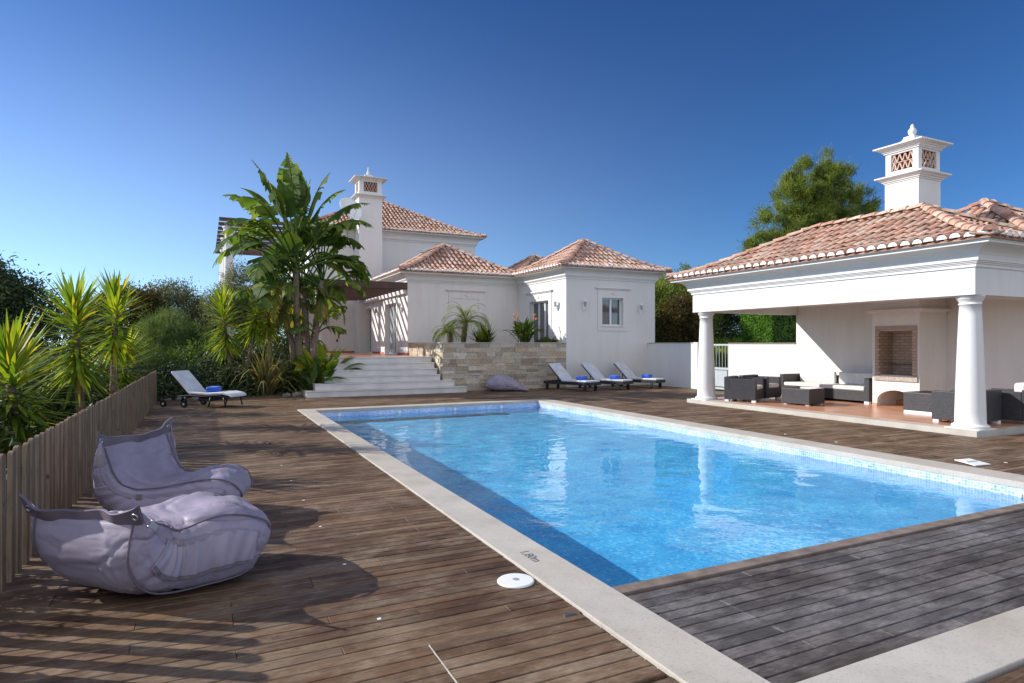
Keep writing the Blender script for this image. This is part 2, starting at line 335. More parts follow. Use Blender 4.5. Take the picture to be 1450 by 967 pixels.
# ------------------------------------------------------------------ mesh helpers
class MB:
    def __init__(s): s.v = []; s.f = []
    def add(s, vs, fs):
        k = len(s.v); s.v += [tuple(p) for p in vs]; s.f += [tuple(i + k for i in f) for f in fs]; return s
    def box(s, x0, x1, y0, y1, z0, z1):
        v = [(x, y, z) for x in (x0, x1) for y in (y0, y1) for z in (z0, z1)]
        return s.add(v, [(0, 1, 3, 2), (4, 6, 7, 5), (0, 4, 5, 1), (2, 3, 7, 6), (0, 2, 6, 4), (1, 5, 7, 3)])
    def bar(s, a, b, w, h, up=(0, 0, 1)):
        a = Vector(a); b = Vector(b); d = (b - a).normalized(); up = Vector(up)
        sd = d.cross(up)
        if sd.length < 1e-4: sd = d.cross(Vector((0, 1, 0)))
        sd.normalize(); u = sd.cross(d)
        v = [p + sd * (sx * w / 2) + u * (su * h / 2) for p in (a, b) for sx in (-1, 1) for su in (-1, 1)]
        return s.add(v, [(0, 1, 3, 2), (4, 6, 7, 5), (0, 4, 5, 1), (2, 3, 7, 6), (0, 2, 6, 4), (1, 5, 7, 3)])
    def tube(s, pts, rad, n=10, cap=True):
        pts = [Vector(p) for p in pts]
        if not hasattr(rad, '__len__'): rad = [rad] * len(pts)
        rings = []; ref = Vector((0, 0, 1))
        if abs((pts[-1] - pts[0]).normalized().z) > .9: ref = Vector((1, 0, 0))
        for i, p in enumerate(pts):
            d = (pts[min(i + 1, len(pts) - 1)] - pts[max(i - 1, 0)]).normalized()
            a = d.cross(ref).normalized(); b = d.cross(a)
            rings.append([p + (a * math.cos(t) + b * math.sin(t)) * rad[i] for t in (2 * PI * j / n for j in range(n))])
        v = [q for r in rings for q in r]; f = []
        for i in range(len(pts) - 1):
            for j in range(n): f.append((i * n + j, i * n + (j + 1) % n, (i + 1) * n + (j + 1) % n, (i + 1) * n + j))
        if cap: f.append(tuple(range(n))[::-1]); f.append(tuple(range((len(pts) - 1) * n, len(pts) * n)))
        return s.add(v, f)
    def lathe(s, prof, c=(0, 0, 0), n=32):
        v = [(c[0] + r * math.cos(2 * PI * j / n), c[1] + r * math.sin(2 * PI * j / n), c[2] + z) for r, z in prof for j in range(n)]
        f = []
        for i in range(len(prof) - 1):
            for j in range(n): f.append((i * n + j, i * n + (j + 1) % n, (i + 1) * n + (j + 1) % n, (i + 1) * n + j))
        f.append(tuple(range(n))[::-1]); f.append(tuple(range((len(prof) - 1) * n, len(prof) * n)))
        return s.add(v, f)
    def rectlathe(s, prof, x0, x1, y0, y1):
        """a moulding swept round a rectangle: prof = (outward offset, z)"""
        v = []; f = []
        for o, z in prof: v += [(x0 - o, y0 - o, z), (x1 + o, y0 - o, z), (x1 + o, y1 + o, z), (x0 - o, y1 + o, z)]
        for i in range(len(prof) - 1):
            for j in range(4): f.append((i * 4 + j, i * 4 + (j + 1) % 4, (i + 1) * 4 + (j + 1) % 4, (i + 1) * 4 + j))
        f.append((3, 2, 1, 0)); k = (len(prof) - 1) * 4; f.append((k, k + 1, k + 2, k + 3))
        return s.add(v, f)
    def prism(s, poly, axis, a, b):
        """poly of (p,q) swept along axis from a to b"""
        def P(p, q, t): return (t, p, q) if axis == 'x' else ((p, t, q) if axis == 'y' else (p, q, t))
        n = len(poly); v = [P(p, q, t) for t in (a, b) for p, q in poly]
        f = [tuple(range(n))[::-1], tuple(range(n, 2 * n))] + [(i, (i + 1) % n, n + (i + 1) % n, n + i) for i in range(n)]
        return s.add(v, f)
    def build(s, name, mat, parent=None, smooth=False, bevel=0, segs=2):
        off = Vector(parent.get('_o', (0, 0, 0))) if parent is not None else Vector((0, 0, 0))
        me = bpy.data.meshes.new(name)
        vs = [(p[0] - off[0], p[1] - off[1], p[2] - off[2]) for p in s.v]
        me.from_pydata(vs, [], s.f)
        return link_mesh(me, name, mat, parent, smooth, bevel, segs, off)

def link_mesh(me, name, mat, parent=None, smooth=False, bevel=0, segs=2, off=(0, 0, 0), fixn=True):
    if fixn:
        import bmesh
        bm = bmesh.new(); bm.from_mesh(me); bmesh.ops.recalc_face_normals(bm, faces=bm.faces); bm.to_mesh(me); bm.free()
    o = bpy.data.objects.new(name, me); C.objects.link(o)
    if mat is not None: me.materials.append(mat)
    if smooth:
        me.polygons.foreach_set('use_smooth', [True] * len(me.polygons))
    if parent is not None: o.parent = parent; o['_o'] = tuple(off)
    if bevel:
        md = o.modifiers.new('bevel', 'BEVEL'); md.width = bevel; md.segments = segs; md.limit_method = 'ANGLE'; md.angle_limit = math.radians(40)
    return o

def arr_mesh(name, verts, faces, mat, parent=None, smooth=False):
    """fast path for numpy arrays (faces all the same size)"""
    off = np.array(parent.get('_o', (0, 0, 0))) if parent is not None else np.zeros(3)
    verts = np.asarray(verts, dtype=np.float32) - off.astype(np.float32)
    faces = np.asarray(faces, dtype=np.int32); k = faces.shape[1]
    me = bpy.data.meshes.new(name)
    me.vertices.add(len(verts)); me.vertices.foreach_set('co', verts.ravel())
    me.loops.add(faces.size); me.loops.foreach_set('vertex_index', faces.ravel())
    me.polygons.add(len(faces)); me.polygons.foreach_set('loop_start', np.arange(0, faces.size, k, dtype=np.int32))
    me.polygons.foreach_set('loop_total', np.full(len(faces), k, dtype=np.int32))
    me.update(calc_edges=True); me.validate()
    o = bpy.data.objects.new(name, me); C.objects.link(o); me.materials.append(mat)
    if smooth: me.polygons.foreach_set('use_smooth', [True] * len(me.polygons))
    if parent is not None: o.parent = parent; o['_o'] = tuple(float(x) for x in off)
    return o

def tag(o, label, cat, group=None, kind=None):
    if label: o['label'] = label
    if cat: o['category'] = cat
    if group: o['group'] = group
    if kind: o['kind'] = kind
    return o
def thing(name, label, cat, loc=(0, 0, 0), group=None):
    o = bpy.data.objects.new(name, None); C.objects.link(o); o.location = loc; o['_o'] = tuple(float(x) for x in loc)
    o.empty_display_size = .2
    return tag(o, label, cat, group)
def struct(o): o['kind'] = 'structure'; return o
def dup(root, loc=None, rz=None, label=None):
    def rec(o, par):
        c = o.copy(); C.objects.link(c)
        if par is not None: c.parent = par
        for ch in o.children: rec(ch, c)
        return c
    kids = list(root.children)
    c = root.copy(); C.objects.link(c)
    for ch in kids: rec(ch, c)
    if loc is not None: c.location = loc
    if rz is not None: c.rotation_euler[2] = rz
    if label: c['label'] = label
    return c

# pool and site constants
PX0, PX1, PY0, PY1 = 2.39, 8.43, 3.42, 15.60
T = 1.16            # terrace height
WL = -.16           # water level
# ------------------------------------------------------------------ ground, deck, pool
def ring(x0, x1, y0, y1, X0, X1, Y0, Y1, z):
    m = MB()
    m.add([(X0, Y0, z), (X1, Y0, z), (X1, Y1, z), (X0, Y1, z), (x0, y0, z), (x1, y0, z), (x1, y1, z), (x0, y1, z)],
          [(0, 1, 5, 4), (1, 2, 6, 5), (2, 3, 7, 6), (3, 0, 4, 7)]); return m
struct(ring(PX0 - .3, PX1 + .3, PY0 - 1.2, PY1 + .3, -400, 400, -200, 700, -.12).build('ground', M['ground']))

def boards(regions, pitch=.1, w=.0930, th=.022):
    m = MB(); r = random.Random(3)
    for (x0, x1, y0, y1, z) in regions:
        n = int(round((y1 - y0) / pitch)); 
        for i in range(n):
            ya = y0 + i * pitch; x = x0; first = True
            joints = [x0]
            while True:
                L = r.choice([2.0, 2.5, 3.0]) if not first else r.choice([.5, 1.0, 1.5, 2.0, 2.5]); first = False
                x += L
                if x > x1 - .3: break
                joints.append(x)
            joints.append(x1)
            for a, b in zip(joints[:-1], joints[1:]):
                dz = r.uniform(-.0016, .0016); dy = r.uniform(-.0012, .0012); t2 = r.uniform(-.0008, .0008)
                y_a = ya + dy; y_b = ya + w + dy; e = .004
                v = [(a + .001, y_a, z - th), (b - .001, y_a, z - th), (b - .001, y_b, z - th), (a + .001, y_b, z - th),
                     (a + .001, y_a, z - e + dz), (b - .001, y_a, z - e + dz), (b - .001, y_b, z - e + dz), (a + .001, y_b, z - e + dz),
                     (a + .002 + e / 2, y_a + e, z + dz + t2), (b - .002 - e / 2, y_a + e, z + dz + t2), (b - .002 - e / 2, y_b - e, z + dz - t2), (a + .002 + e / 2, y_b - e, z + dz - t2)]
                m.add(v, [(0, 1, 5, 4), (1, 2, 6, 5), (2, 3, 7, 6), (3, 0, 4, 7), (4, 5, 9, 8), (5, 6, 10, 9), (6, 7, 11, 10), (7, 4, 8, 11), (8, 9, 10, 11)])
    return m
HX0, HX1, HY0, HY1 = 1.07, 2.02, 2.40, 3.20     # hatch
REG = [(-1.35, 2.025, 3.2, 16.0, 0), (-1.35, HX0, -1.0, 3.2, 0), (HX0, 2.025, -1.0, 2.4, 0),
       (-1.35, 15.74, 16.0, 20.1, 0), (8.92, 15.74, 13.3, 16.0, 0), (8.92, 11.88, 2.1, 13.3, 0), (11.88, 22, 2.1, 6.1, 0),
       (2.395, 8.43, 2.08, 3.28, 0), (8.43, 22, -1, 1.7, 0), (2.395, 8.43, -1, 1.7, 0)]
struct(boards(REG).build('deck', M['deck']))
for (nm, x0, x1, y0, y1) in [('deck_underside', 0, 0, 0, 0)]:
    m = MB()
    for (a, b, c, d) in ((-1.4, 2.03, -1, 20.1), (2.03, 15.75, 16.0, 20.1), (8.9, 15.75, 13.25, 16.0), (8.9, 11.9, 1.6, 13.25), (11.9, 22, 1.6, 6.15), (2.385, 8.9, -1, 3.33)):
        m.box(a, b, c, d, -.10, -.03)
    struct(m.build(nm, M['dark']))
# hatch
h = thing('deck_hatch', 'square access hatch of darker boards set in the deck beside the left coping', 'hatch', ((HX0 + HX1) / 2, 2.8, 0))
hb = boards([(HX0 + .007, HX1 - .01, HY0 + .02, HY1 - .02, .001)]); hb.build('hatch_boards', M['deck'], h)
f = MB(); f.box(HX0, HX0 + .005, HY0, HY1 - .004, -.02, .004); f.build('hatch_edge_trim', M['coping'], h)
g_ = MB(); g_.box(HX1 - .12, HX1 - .05, HY1 - .016, HY1 - .004, -.01, .012); g_.build('hinge', M['steel'], h)

# coping
m = MB(); m.box(2.03, PX0, -1, 16.0, -.06, .014); m.box(PX0, PX1, PY1, 16.0, -.06, .014)
m.box(PX1, 8.91, 1.70, 16.0, -.06, .014); m.box(PX0, PX1, 1.72, 2.07, -.06, .014)
struct(m.build('pool_coping', M['coping'], bevel=.006))
# dark lip board along the near water edge
b = MB(); b.box(PX0 + .002, PX1, 3.31, 3.425, -.05, .008)
tag(b.build('pool_edge_board', plain('worn_edge_wood', (.20, .15, .12), .7, 0, .35, 7, .4), bevel=.005), 'raised grey wooden edge board along the near end of the pool', 'edge board')
# shell
DN, DF = -.66, -1.0
m = MB()
m.box(PX0 - .25, PX0 + .001, PY0 - .2, PY1 + .2, -1.7, -.06); m.box(PX1, PX1 + .25, PY0 - .2, PY1 + .2, -1.7, -.06)
m.box(PX0, PX1, PY0 - .2, PY0, -1.7, -.051); m.box(PX0, PX1, PY1, PY1 + .2, -1.7, -.06)
pw = m.build('pool_wall', M['mosaic']); struct(pw)
m = MB(); m.add([(PX0, PY0, DN), (PX1, PY0, DN), (PX1, PY1, DF), (PX0, PY1, DF), (PX0, PY0, DN - .1), (PX1, PY0, DN - .1), (PX1, PY1, DN - .1), (PX0, PY1, DN - .1)],
                [(0, 1, 2, 3), (7, 6, 5, 4), (0, 4, 5, 1), (1, 5, 6, 2), (2, 6, 7, 3), (3, 7, 4, 0)])
pf = struct(m.build('pool_floor', M['mosaic_floor']))
m = MB(); m.box(PX0 + .002, PX1 - 1.2, PY1 - .42, PY1 - .001, -1.3, -.48); m.box(PX0 + .002, PX1 - 1.2, PY1 - .84, PY1 - .42, -1.3, -.76)
m.box(PX0 + .002, PX1 - 1.2, PY1 - 1.26, PY1 - .84, -1.3, -1.02)
ps = struct(m.build('pool_steps', M['mosaic_floor']))
# water
nx, ny = 200, 400
xs = np.linspace(PX0 + .0015, PX1 - .001, nx); ys = np.linspace(PY0 + .001, PY1 - .0015, ny); xx, yy = np.meshgrid(xs, ys)
rg = np.random.default_rng(1); z = np.full_like(xx, WL)
for i in range(50):
    lam = rg.uniform(.16, .75); th = rg.uniform(0, 2 * PI); k = 2 * PI / lam
    z += .00024 * lam / .4 * np.sin(k * (xx * math.cos(th) + yy * math.sin(th)) + rg.uniform(0, 7))
calm = .42 + .78 / (1 + np.exp(-((yy - 8.6) - .55 * (xx - 5.4)) / .9))
z = WL + (z - WL) * calm
idx = np.arange(nx * ny).reshape(ny, nx)
F = np.stack([idx[:-1, :-1], idx[:-1, 1:], idx[1:, 1:], idx[1:, :-1]], -1).reshape(-1, 4)
wat = arr_mesh('pool_water', np.stack([xx, yy, z], -1).reshape(-1, 3), F, M['water'], smooth=True); struct(wat)
wat.cycles.is_caustics_caster = True
for q in (pw, pf, ps): q.cycles.is_caustics_receiver = True

# pool fittings
for i, (x, lab) in enumerate(((2.95, 'small white inlet fitting on the far pool wall, nearest the left corner'), (4.45, 'small white inlet fitting on the far pool wall, second from the left'), (5.95, 'small white inlet fitting on the far pool wall, third from the left'), (7.3, 'small white inlet fitting on the far pool wall, nearest the right corner'))):
    m = MB(); m.tube([(x, PY1 - .001, -.12), (x, PY1 - .02, -.12)], .04, 14); m.box(x - .012, x + .012, PY1 - .018, PY1 - .001, -.17, -.08)
    tag(m.build('pool_inlet', M['plastic'], smooth=False), lab, 'pool inlet', 'inlets in the far pool wall')
sk = thing('pool_skimmer', 'pale plastic skimmer mouth in the right pool wall at the waterline', 'skimmer', (PX1, 3.75, -.2))
m = MB()
for a in ((3.55, 3.95, -.12, -.09), (3.55, 3.95, -.26, -.235), (3.55, 3.58, -.235, -.12), (3.92, 3.95, -.235, -.12)): m.box(PX1 - .02, PX1 - .0005, *a)
m.build('skimmer_frame', M['plastic'], sk)
m = MB(); m.box(PX1 - .008, PX1 - .0008, 3.58, 3.92, -.235, -.12); m.build('skimmer_flap', M['grey_paint'], sk)

# round lid
o = thing('skimmer_cover', 'round white plastic skimmer lid lying on the deck beside the left coping', 'lid', (1.885, 3.80, 0))
MB().lathe([(.125, 0), (.125, .006), (.118, .012), (.06, .014), (.001, .014)], (1.885, 3.80, .0015), 40).build('lid_plate', M['plastic'], o, smooth=False)
MB().lathe([(.022, .0), (.022, .003), (.001, .003)], (1.885, 3.80, .0155), 16).build('lid_knob', M['grey_paint'], o)
# square lid on the right
o = thing('access_cover', 'square white plastic lid tilted on the boards beside the right coping', 'lid', (9.2, 4.85, 0))
v = Vector
mb = MB(); mb.add([(9.06, 4.74, .004), (9.34, 4.70, .004), (9.38, 4.98, .03), (9.10, 5.02, .03), (9.06, 4.74, .014), (9.34, 4.70, .014), (9.38, 4.98, .04), (9.10, 5.02, .04)],
       [(3, 2, 1, 0), (4, 5, 6, 7), (0, 1, 5, 4), (1, 2, 6, 5), (2, 3, 7, 6), (3, 0, 4, 7)])
mb.build('lid_plate', M['plastic'], o, bevel=.002)
MB().bar((9.13, 4.88, .031), (9.32, 4.855, .031), .02, .004).build('lid_grip', M['grey_paint'], o)
# little caps let into the boards
yy_ = [3.63, 4.64, 5.69, 6.72, 7.75, 8.78, 9.81, 10.84]
ords = ['nearest the camera', 'second from the camera', 'third from the camera', 'fourth from the camera', 'fifth from the camera', 'sixth from the camera', 'seventh from the camera', 'farthest from the camera']
for i, y in enumerate(yy_):
    m = MB(); m.lathe([(.013, 0), (.013, .002), (.008, .003), (.005, .0015), (.001, .0015)], (.915, y, .0018), 16)
    tag(m.build('deck_stud', M['plastic'], smooth=False), 'little round white cap flush in the left deck, %s of its row' % ords[i], 'deck cap', 'white caps in a row along the left deck')
for i, (x, y) in enumerate(((9.25, 7.9), (9.25, 6.9), (9.7, 4.7))):
    m = MB(); m.lathe([(.022, 0), (.022, .003), (.010, .0045), (.001, .0045)], (x, y, .0018), 16)
    tag(m.build('deck_stud', M['plastic']), 'little round white cap in the boards right of the pool, %s' % ('farthest of three', 'middle of three', 'nearest of three')[i], 'deck cap', 'white caps in the deck right of the pool')
# depth mark
def text_obj(body, name, size, mat, loc, rot, ext=.0006):
    cu = bpy.data.curves.new(name, 'FONT'); cu.body = body; cu.size = size; cu.extrude = ext; cu.align_x = 'CENTER'; cu.align_y = 'CENTER'
    t = bpy.data.objects.new(name, cu); C.objects.link(t)
    dg = bpy.context.evaluated_depsgraph_get(); me = bpy.data.meshes.new_from_object(t.evaluated_get(dg))
    bpy.data.objects.remove(t); o = bpy.data.objects.new(name, me); C.objects.link(o); me.materials.clear(); me.materials.append(mat)
    o.location = loc; o.rotation_euler = rot; return o
M['ink'] = plain('faded_dark_ink', (.10, .10, .13), .8, 0, .3, 40)
tag(text_obj('1,80m', 'depth_mark', .105, M['ink'], (2.19, 4.17, .0150), (0, 0, -PI / 2), .0004), 'faded dark depth number printed on the left pool coping', 'depth mark')

# ------------------------------------------------------------------ fence
fe = thing('picket_fence', 'weathered grey wooden picket fence along the left edge of the deck', 'fence', (-1.2, 10, 0))
r = random.Random(5); y = -1.0; i = 0; pk = []
while y < 19.85:
    w = .093 + r.uniform(-.006, .008); th = .030; hgt = .882 + r.uniform(-.008, .008); xo = r.uniform(-.005, .005) + (.006 if i % 2 else 0); lean = r.uniform(-.006, .006)
    x1 = -1.165 + xo; x0 = x1 - th
    m = MB(); n = 6
    prof = [(y, -.1), (y + w, -.1), (y + w, hgt - .02)] + [(y + w / 2 + (w / 2 - .004) * math.cos(PI * q / n), hgt - .02 + .022 * math.sin(PI * q / n)) for q in range(1, n)] + [(y, hgt - .02)]
    vs = []; 
    for xx_ in (x0, x1): vs += [(xx_ + (zz > 0) * lean, yy2, zz) for yy2, zz in prof]
    k = len(prof); m.add(vs, [tuple(range(k))[::-1], tuple(range(k, 2 * k))] + [(a, (a + 1) % k, k + (a + 1) % k, k + a) for a in range(k)])
    pk.append((y, m)); y += .19; i += 1
# the 100 that show largest are parts of their own, the few outside the frame form one part
near = [m for yy2, m in pk if yy2 < 3.2]; rest = [m for yy2, m in pk if yy2 >= 3.2]
mm = MB()
for m in near: mm.add(m.v, m.f)
mm.build('picket', M['fence'], fe, bevel=.003)
for m in rest: m.build('picket', M['fence'], fe, bevel=.003)
m = MB(); m.box(-1.262, -1.218, -1, 19.85, -.10, .012); m.build('rail', M['fence'], fe)

# ------------------------------------------------------------------ roofs
def make_roof(root, x0, x1, y0, y1, zE, zA, white_ends=True, pitch=.215, sides='wsen', seed=1):
    """hip roof of barrel tiles over the eave rectangle, gently flared at the eave"""
    r = random.Random(seed)
    half = min(x1 - x0, y1 - y0) / 2
    fl = lambda h: h - .45 * (1 - math.exp(-h / .55))
    K = (zA - zE) / fl(half); Z = lambda h: zE + K * fl(max(h, 0))
    sd = {'w': (Vector((x0, y0, 0)), Vector((0, 1, 0)), Vector((1, 0, 0)), y1 - y0), 'e': (Vector((x1, y0, 0)), Vector((0, 1, 0)), Vector((-1, 0, 0)), y1 - y0),
          's': (Vector((x0, y0, 0)), Vector((1, 0, 0)), Vector((0, 1, 0)), x1 - x0), 'n': (Vector((x0, y1, 0)), Vector((1, 0, 0)), Vector((0, -1, 0)), x1 - x0)}
    tiles = MB(); pans = MB(); ends = MB(); caps = MB()
    for key in sides:
        o, S, H, L = sd[key]
        nr = int(round(L / pitch)); p = L / nr; rb = p * .40
        def P(s, h, dz): q = o + S * s + H * h; return Vector((q.x, q.y, Z(h) + dz))
        # pans: one continuous sheet of shallow gutters in stepped courses
        for i in range(nr):
            sc_ = (i + .5) * p; lim0 = min(sc_, L - sc_, half); crs = .34; j = 0
            while j * crs < lim0 - .03:
                h0 = j * crs; h1 = min(h0 + crs + .06, lim0 + .02); 
                lift0 = .030; lift1 = .012
                ra = rb * 1.06; rc = rb * .86; tilt = r.uniform(-.009, .009); off = r.uniform(-.011, .011)
                vs = []; n = 7
                for (hh, rr, lf) in ((h0 - .012, ra, lift0), (h1, rc, lift1)):
                    for q in range(n + 1):
                        t = PI * q / n
                        vs.append(P(sc_ + off - rr * math.cos(t), hh, lf + rr * .95 * math.sin(t) + tilt))
                tiles.add(vs, [(q, q + 1, n + 1 + q + 1, n + 1 + q) for q in range(n)])
                if j == 0:
                    hh = h0 - .010
                    fv = [P(sc_ + off - ra * .96 * math.cos(PI * q / n), hh, lift0 + ra * .88 * math.sin(PI * q / n) + tilt) for q in range(n + 1)]
                    fv2 = [Vector((a.x + H.x * .03, a.y + H.y * .03, a.z)) for a in fv]
                    ends.add(fv + fv2, [tuple(range(n + 1))] + [(q, q + 1, n + 1 + q + 1, n + 1 + q) for q in range(n)] + [(0, n + 1, 2 * n + 1, n)])
                j += 1
        # pan sheet
        hs = [0]; 
        while hs[-1] < half - .01: hs.append(min(half, hs[-1] + .17))
        for a, b_ in zip(hs[:-1], hs[1:]):
            e0 = a; e1 = b_
            nn = max(2, int((L - 2 * a) / (p / 1.0)))
            la, lb = L - 2 * e0, L - 2 * e1
            vs = [P(e0, e0, .0), P(L - e0, e0, .0), P(L - e1, e1, .0), P(e1, e1, .0)]
            pans.add(vs, [(0, 1, 2, 3)])
        pans.add([P(0, 0, 0), P(L, 0, 0), P(L, 0, -.035), P(0, 0, -.035)], [(0, 1, 2, 3)])
        # little pan tips showing between the covers at the eave
        for i in range(nr + 1):
            s_ = i * p; vs = []; n = 5
            for hh in (-.03, .3):
                for q in range(n + 1):
                    t = PI * q / n; vs.append(P(s_ - rb * .8 * math.cos(t), hh, .030 - rb * .42 * math.sin(t)))
            tiles.add(vs, [(q, q + 1, n + 1 + q + 1, n + 1 + q) for q in range(n)])
    # hips and ridge
    cx, cy = (x0 + x1) / 2, (y0 + y1) / 2
    def capline(pts):
        cum = 0; seg = .36; n = 7; A = pts
        tot = sum((A[i + 1] - A[i]).length for i in range(len(A) - 1))
        def at(d):
            for i in range(len(A) - 1):
                l = (A[i + 1] - A[i]).length
                if d <= l or i == len(A) - 2: return A[i].lerp(A[i + 1], min(1.0, d / l)), (A[i + 1] - A[i]).normalized()
                d -= l
        d = 0
        while d < tot - .05:
            p0, t0 = at(d); p1, t1 = at(min(tot, d + seg + .05)); ax = (p1 - p0).normalized(); sdv = ax.cross(Vector((0, 0, 1))).normalized(); up = sdv.cross(ax)
            vs = []
            for pp, rr, lf in ((p0, .115, .055), (p1, .095, .032)):
                for q in range(n + 1):
                    t = PI * q / n; vs.append(pp + sdv * (-rr * math.cos(t)) + up * (rr * .8 * math.sin(t) + lf))
            k = n + 1
            caps.add(vs, [(q, q + 1, k + q + 1, k + q) for q in range(n)] + [tuple(range(k))])
            d += seg
    hl = [i * half / 12 for i in range(13)]
    for (ax_, ay_, sx, sy) in ((x0, y0, 1, 1), (x1, y0, -1, 1), (x1, y1, -1, -1), (x0, y1, 1, -1)):
        capline([Vector((ax_ + sx * t, ay_ + sy * t, Z(t) + .03)) for t in hl])
    if (x1 - x0) > (y1 - y0) + .3: capline([Vector((x0 + half, cy, zA + .04)), Vector((x1 - half, cy, zA + .04))])
    elif (y1 - y0) > (x1 - x0) + .3: capline([Vector((cx, y0 + half, zA + .04)), Vector((cx, y1 - half, zA + .04))])
    rf = tiles.build('roof', M['tile'], root)
    pans.build('roof_base', M['terracotta_roof'], rf); caps.build('ridge_tiles', M['tile_cap'], rf, smooth=False); ends.build('eave_plugs', M['mortar'], rf)
    return Z
M['tile_cap'] = M['tile']
M['terracotta_roof'] = plain('roof_bed', (.34, .19, .13), .9, 0, .3, 5)

def cornice(root, x0, x1, y0, y1, z0, z1, reach, mat, name='cornice'):
    """stepped and coved moulding under the eave, inside hollow does not matter"""
    hh = z1 - z0
    prof = [(0.003, z0 - .02), (.03, z0 - .02), (.03, z0 + .035), (.05, z0 + .035), (.05, z0 + .06), (.075, z0 + .06), (.075, z0 + .085), (.10, z0 + .085), (.10, z0 + .12)]
    n = 6; zs = z0 + .12; rs = .10
    for q in range(1, n + 1):
        t = q / n * PI / 2; prof.append((rs + (reach - .06 - rs) * (1 - math.cos(t)), zs + (hh - .12 - .07) * math.sin(t)))
    prof += [(reach - .02, z1 - .07), (reach - .02, z1 - .035), (reach, z1 - .035), (reach, z1 + .02), (0.003, z1 + .02)]
    MB().rectlathe(prof, x0, x1, y0, y1).build(name, mat, root)

def wall_with_openings(mb, axis, c0, c1, a0, a1, z0, z1, holes):
    """a wall slab from c0 to c1 thick on `axis`, running a0..a1, with (u0,u1,v0,v1) openings"""
    us = sorted({a0, a1, *[h[0] for h in holes], *[h[1] for h in holes]}); vs = sorted({z0, z1, *[h[2] for h in holes], *[h[3] for h in holes]})
    for ua, ub in zip(us[:-1], us[1:]):
        run = None
        for va, vb in zip(vs[:-1], vs[1:]):
            mid = ((ua + ub) / 2, (va + vb) / 2)
            if any(h[0] < mid[0] < h[1] and h[2] < mid[1] < h[3] for h in holes):
                if run: put(mb, axis, c0, c1, ua, ub, *run); run = None
            else: run = (run[0], vb) if run else (va, vb)
        if run: put(mb, axis, c0, c1, ua, ub, *run)
def put(mb, axis, c0, c1, a0, a1, z0, z1):
    if axis == 'x': mb.box(c0, c1, a0, a1, z0, z1)
    else: mb.box(a0, a1, c0, c1, z0, z1)

def surround(root, axis, face, out, u0, u1, z0, z1, w, mat, sill=True, hood=True, name='surround'):
    """raised plaster band round an opening with a hood moulding; out = direction sign of the face"""
    m = MB(); d = .025 * out
    def bb(a, b, c, d2, depth):
        lo, hi = sorted((face + .001 * out, face + depth * out)); put(m, axis, lo, hi, a, b, c, d2)
    bb(u0 - w, u0, z0 - (w if sill else 0), z1, .025); bb(u1, u1 + w, z0 - (w if sill else 0), z1, .025)
    bb(u0 - w, u1 + w, z1, z1 + w * 1.55, .024)
    if sill: bb(u0, u1, z0 - w, z0, .024)
    if sill: bb(u0 - .03, u1 + .03, z0 - .035, z0, .06)
    if hood:
        bb(u0 - w - .06, u1 + w + .06, z1 + w * 1.55, z1 + w * 1.55 + .04, .06); bb(u0 - w - .10, u1 + w + .10, z1 + w * 1.55 + .04, z1 + w * 1.55 + .085, .10)
    m.build(name, mat, root)
    # small scroll ornament over the opening
    o = MB(); cu = (u0 + u1) / 2; zc = z1 + w * .78; px = face + .03 * out
    def P(u, z_): return (px, u, z_) if axis == 'x' else (u, px, z_)
    o.tube([P(cu - .16 + .32 * t / 12, zc + .03 * math.sin(t * PI / 6)) for t in range(13)], .012, 6)
    o.tube([P(cu - .05, zc), P(cu, zc + .045), P(cu + .05, zc), P(cu, zc - .045), P(cu - .05, zc)], .012, 6)
    o.build('ornament', mat, root)

# ------------------------------------------------------------------ pavilion
FX = 12.0; PVY0, PVY1 = 6.28, 13.30; PB = 15.75
pv = thing('pool_pavilion', 'open white pavilion with tiled hip roof, columns and fireplace beside the pool', 'pavilion', (13.8, 9.8, 0))
m = MB(); m.box(11.90, PB, 6.2, 13.42, -.1, .10); m.build('floor_edge', M['coping'], pv, bevel=.004)
m = MB(); m.box(12.22, PB - .02, 6.3, 13.30, .02, .104); m.build('floor', tile_floor_mat(), pv)
# beams
m = MB(); m.box(FX, FX + .50, PVY0, PVY1, 2.46, 2.98); m.box(FX + .50, PB, PVY0, PVY0 + .45, 2.461, 2.981); m.box(FX + .50, PB, PVY1 - .30, PVY1, 2.461, 2.981)
m.build('beam', M['white'], pv)
m = MB(); m.box(FX + .5, PB, PVY0 + .45, PVY1 - .30, 2.74, 2.8); m.build('ceiling', M['cream'], pv)
cornice(pv, FX, PB + .45, PVY0, PVY1, 2.96, 3.36, .44, M['trimw'])
m = MB(); wall_with_openings(m, 'x', PB, PB + .2, 4.2, 13.06, 0, 2.98, []); m.build('back_wall', M['cream'], pv)
make_roof(pv, 11.52, 16.65, 5.80, 13.78, 3.38, 4.50, seed=2)
def column(x, y, z0, z1, rb, rt, root, name='column'):
    h = z1 - z0
    pr = [(rb * 1.14, .105), (rb * 1.2, .12), (rb * 1.22, .14), (rb * 1.18, .165), (rb * 1.06, .18), (rb * 1.0, .20)]
    for q in range(1, 13):
        t = q / 12; pr.append((rb + (rt - rb) * (t ** 1.25), .20 + (h - .20 - .17) * t))
    pr += [(rt * 1.08, h - .168), (rt * 1.10, h - .15), (rt * 1.02, h - .145), (rt * 1.02, h - .115), (rt * 1.22, h - .075), (rt * 1.28, h - .065), (rt * 1.28, h - .04), (rt * 1.34, h - .035), (rt * 1.34, h - .001)]
    c = MB().lathe(pr, (x, y, z0), 48).build(name, M['trimw'], root, smooth=False)
    for p_ in c.data.polygons: p_.use_smooth = abs(p_.normal.z) < .5
    w = rb * 1.2; MB().box(x - w, x + w, y - w, y + w, z0 - .12, z0 + .115).build('plinth', M['trimw'], c, bevel=.004)
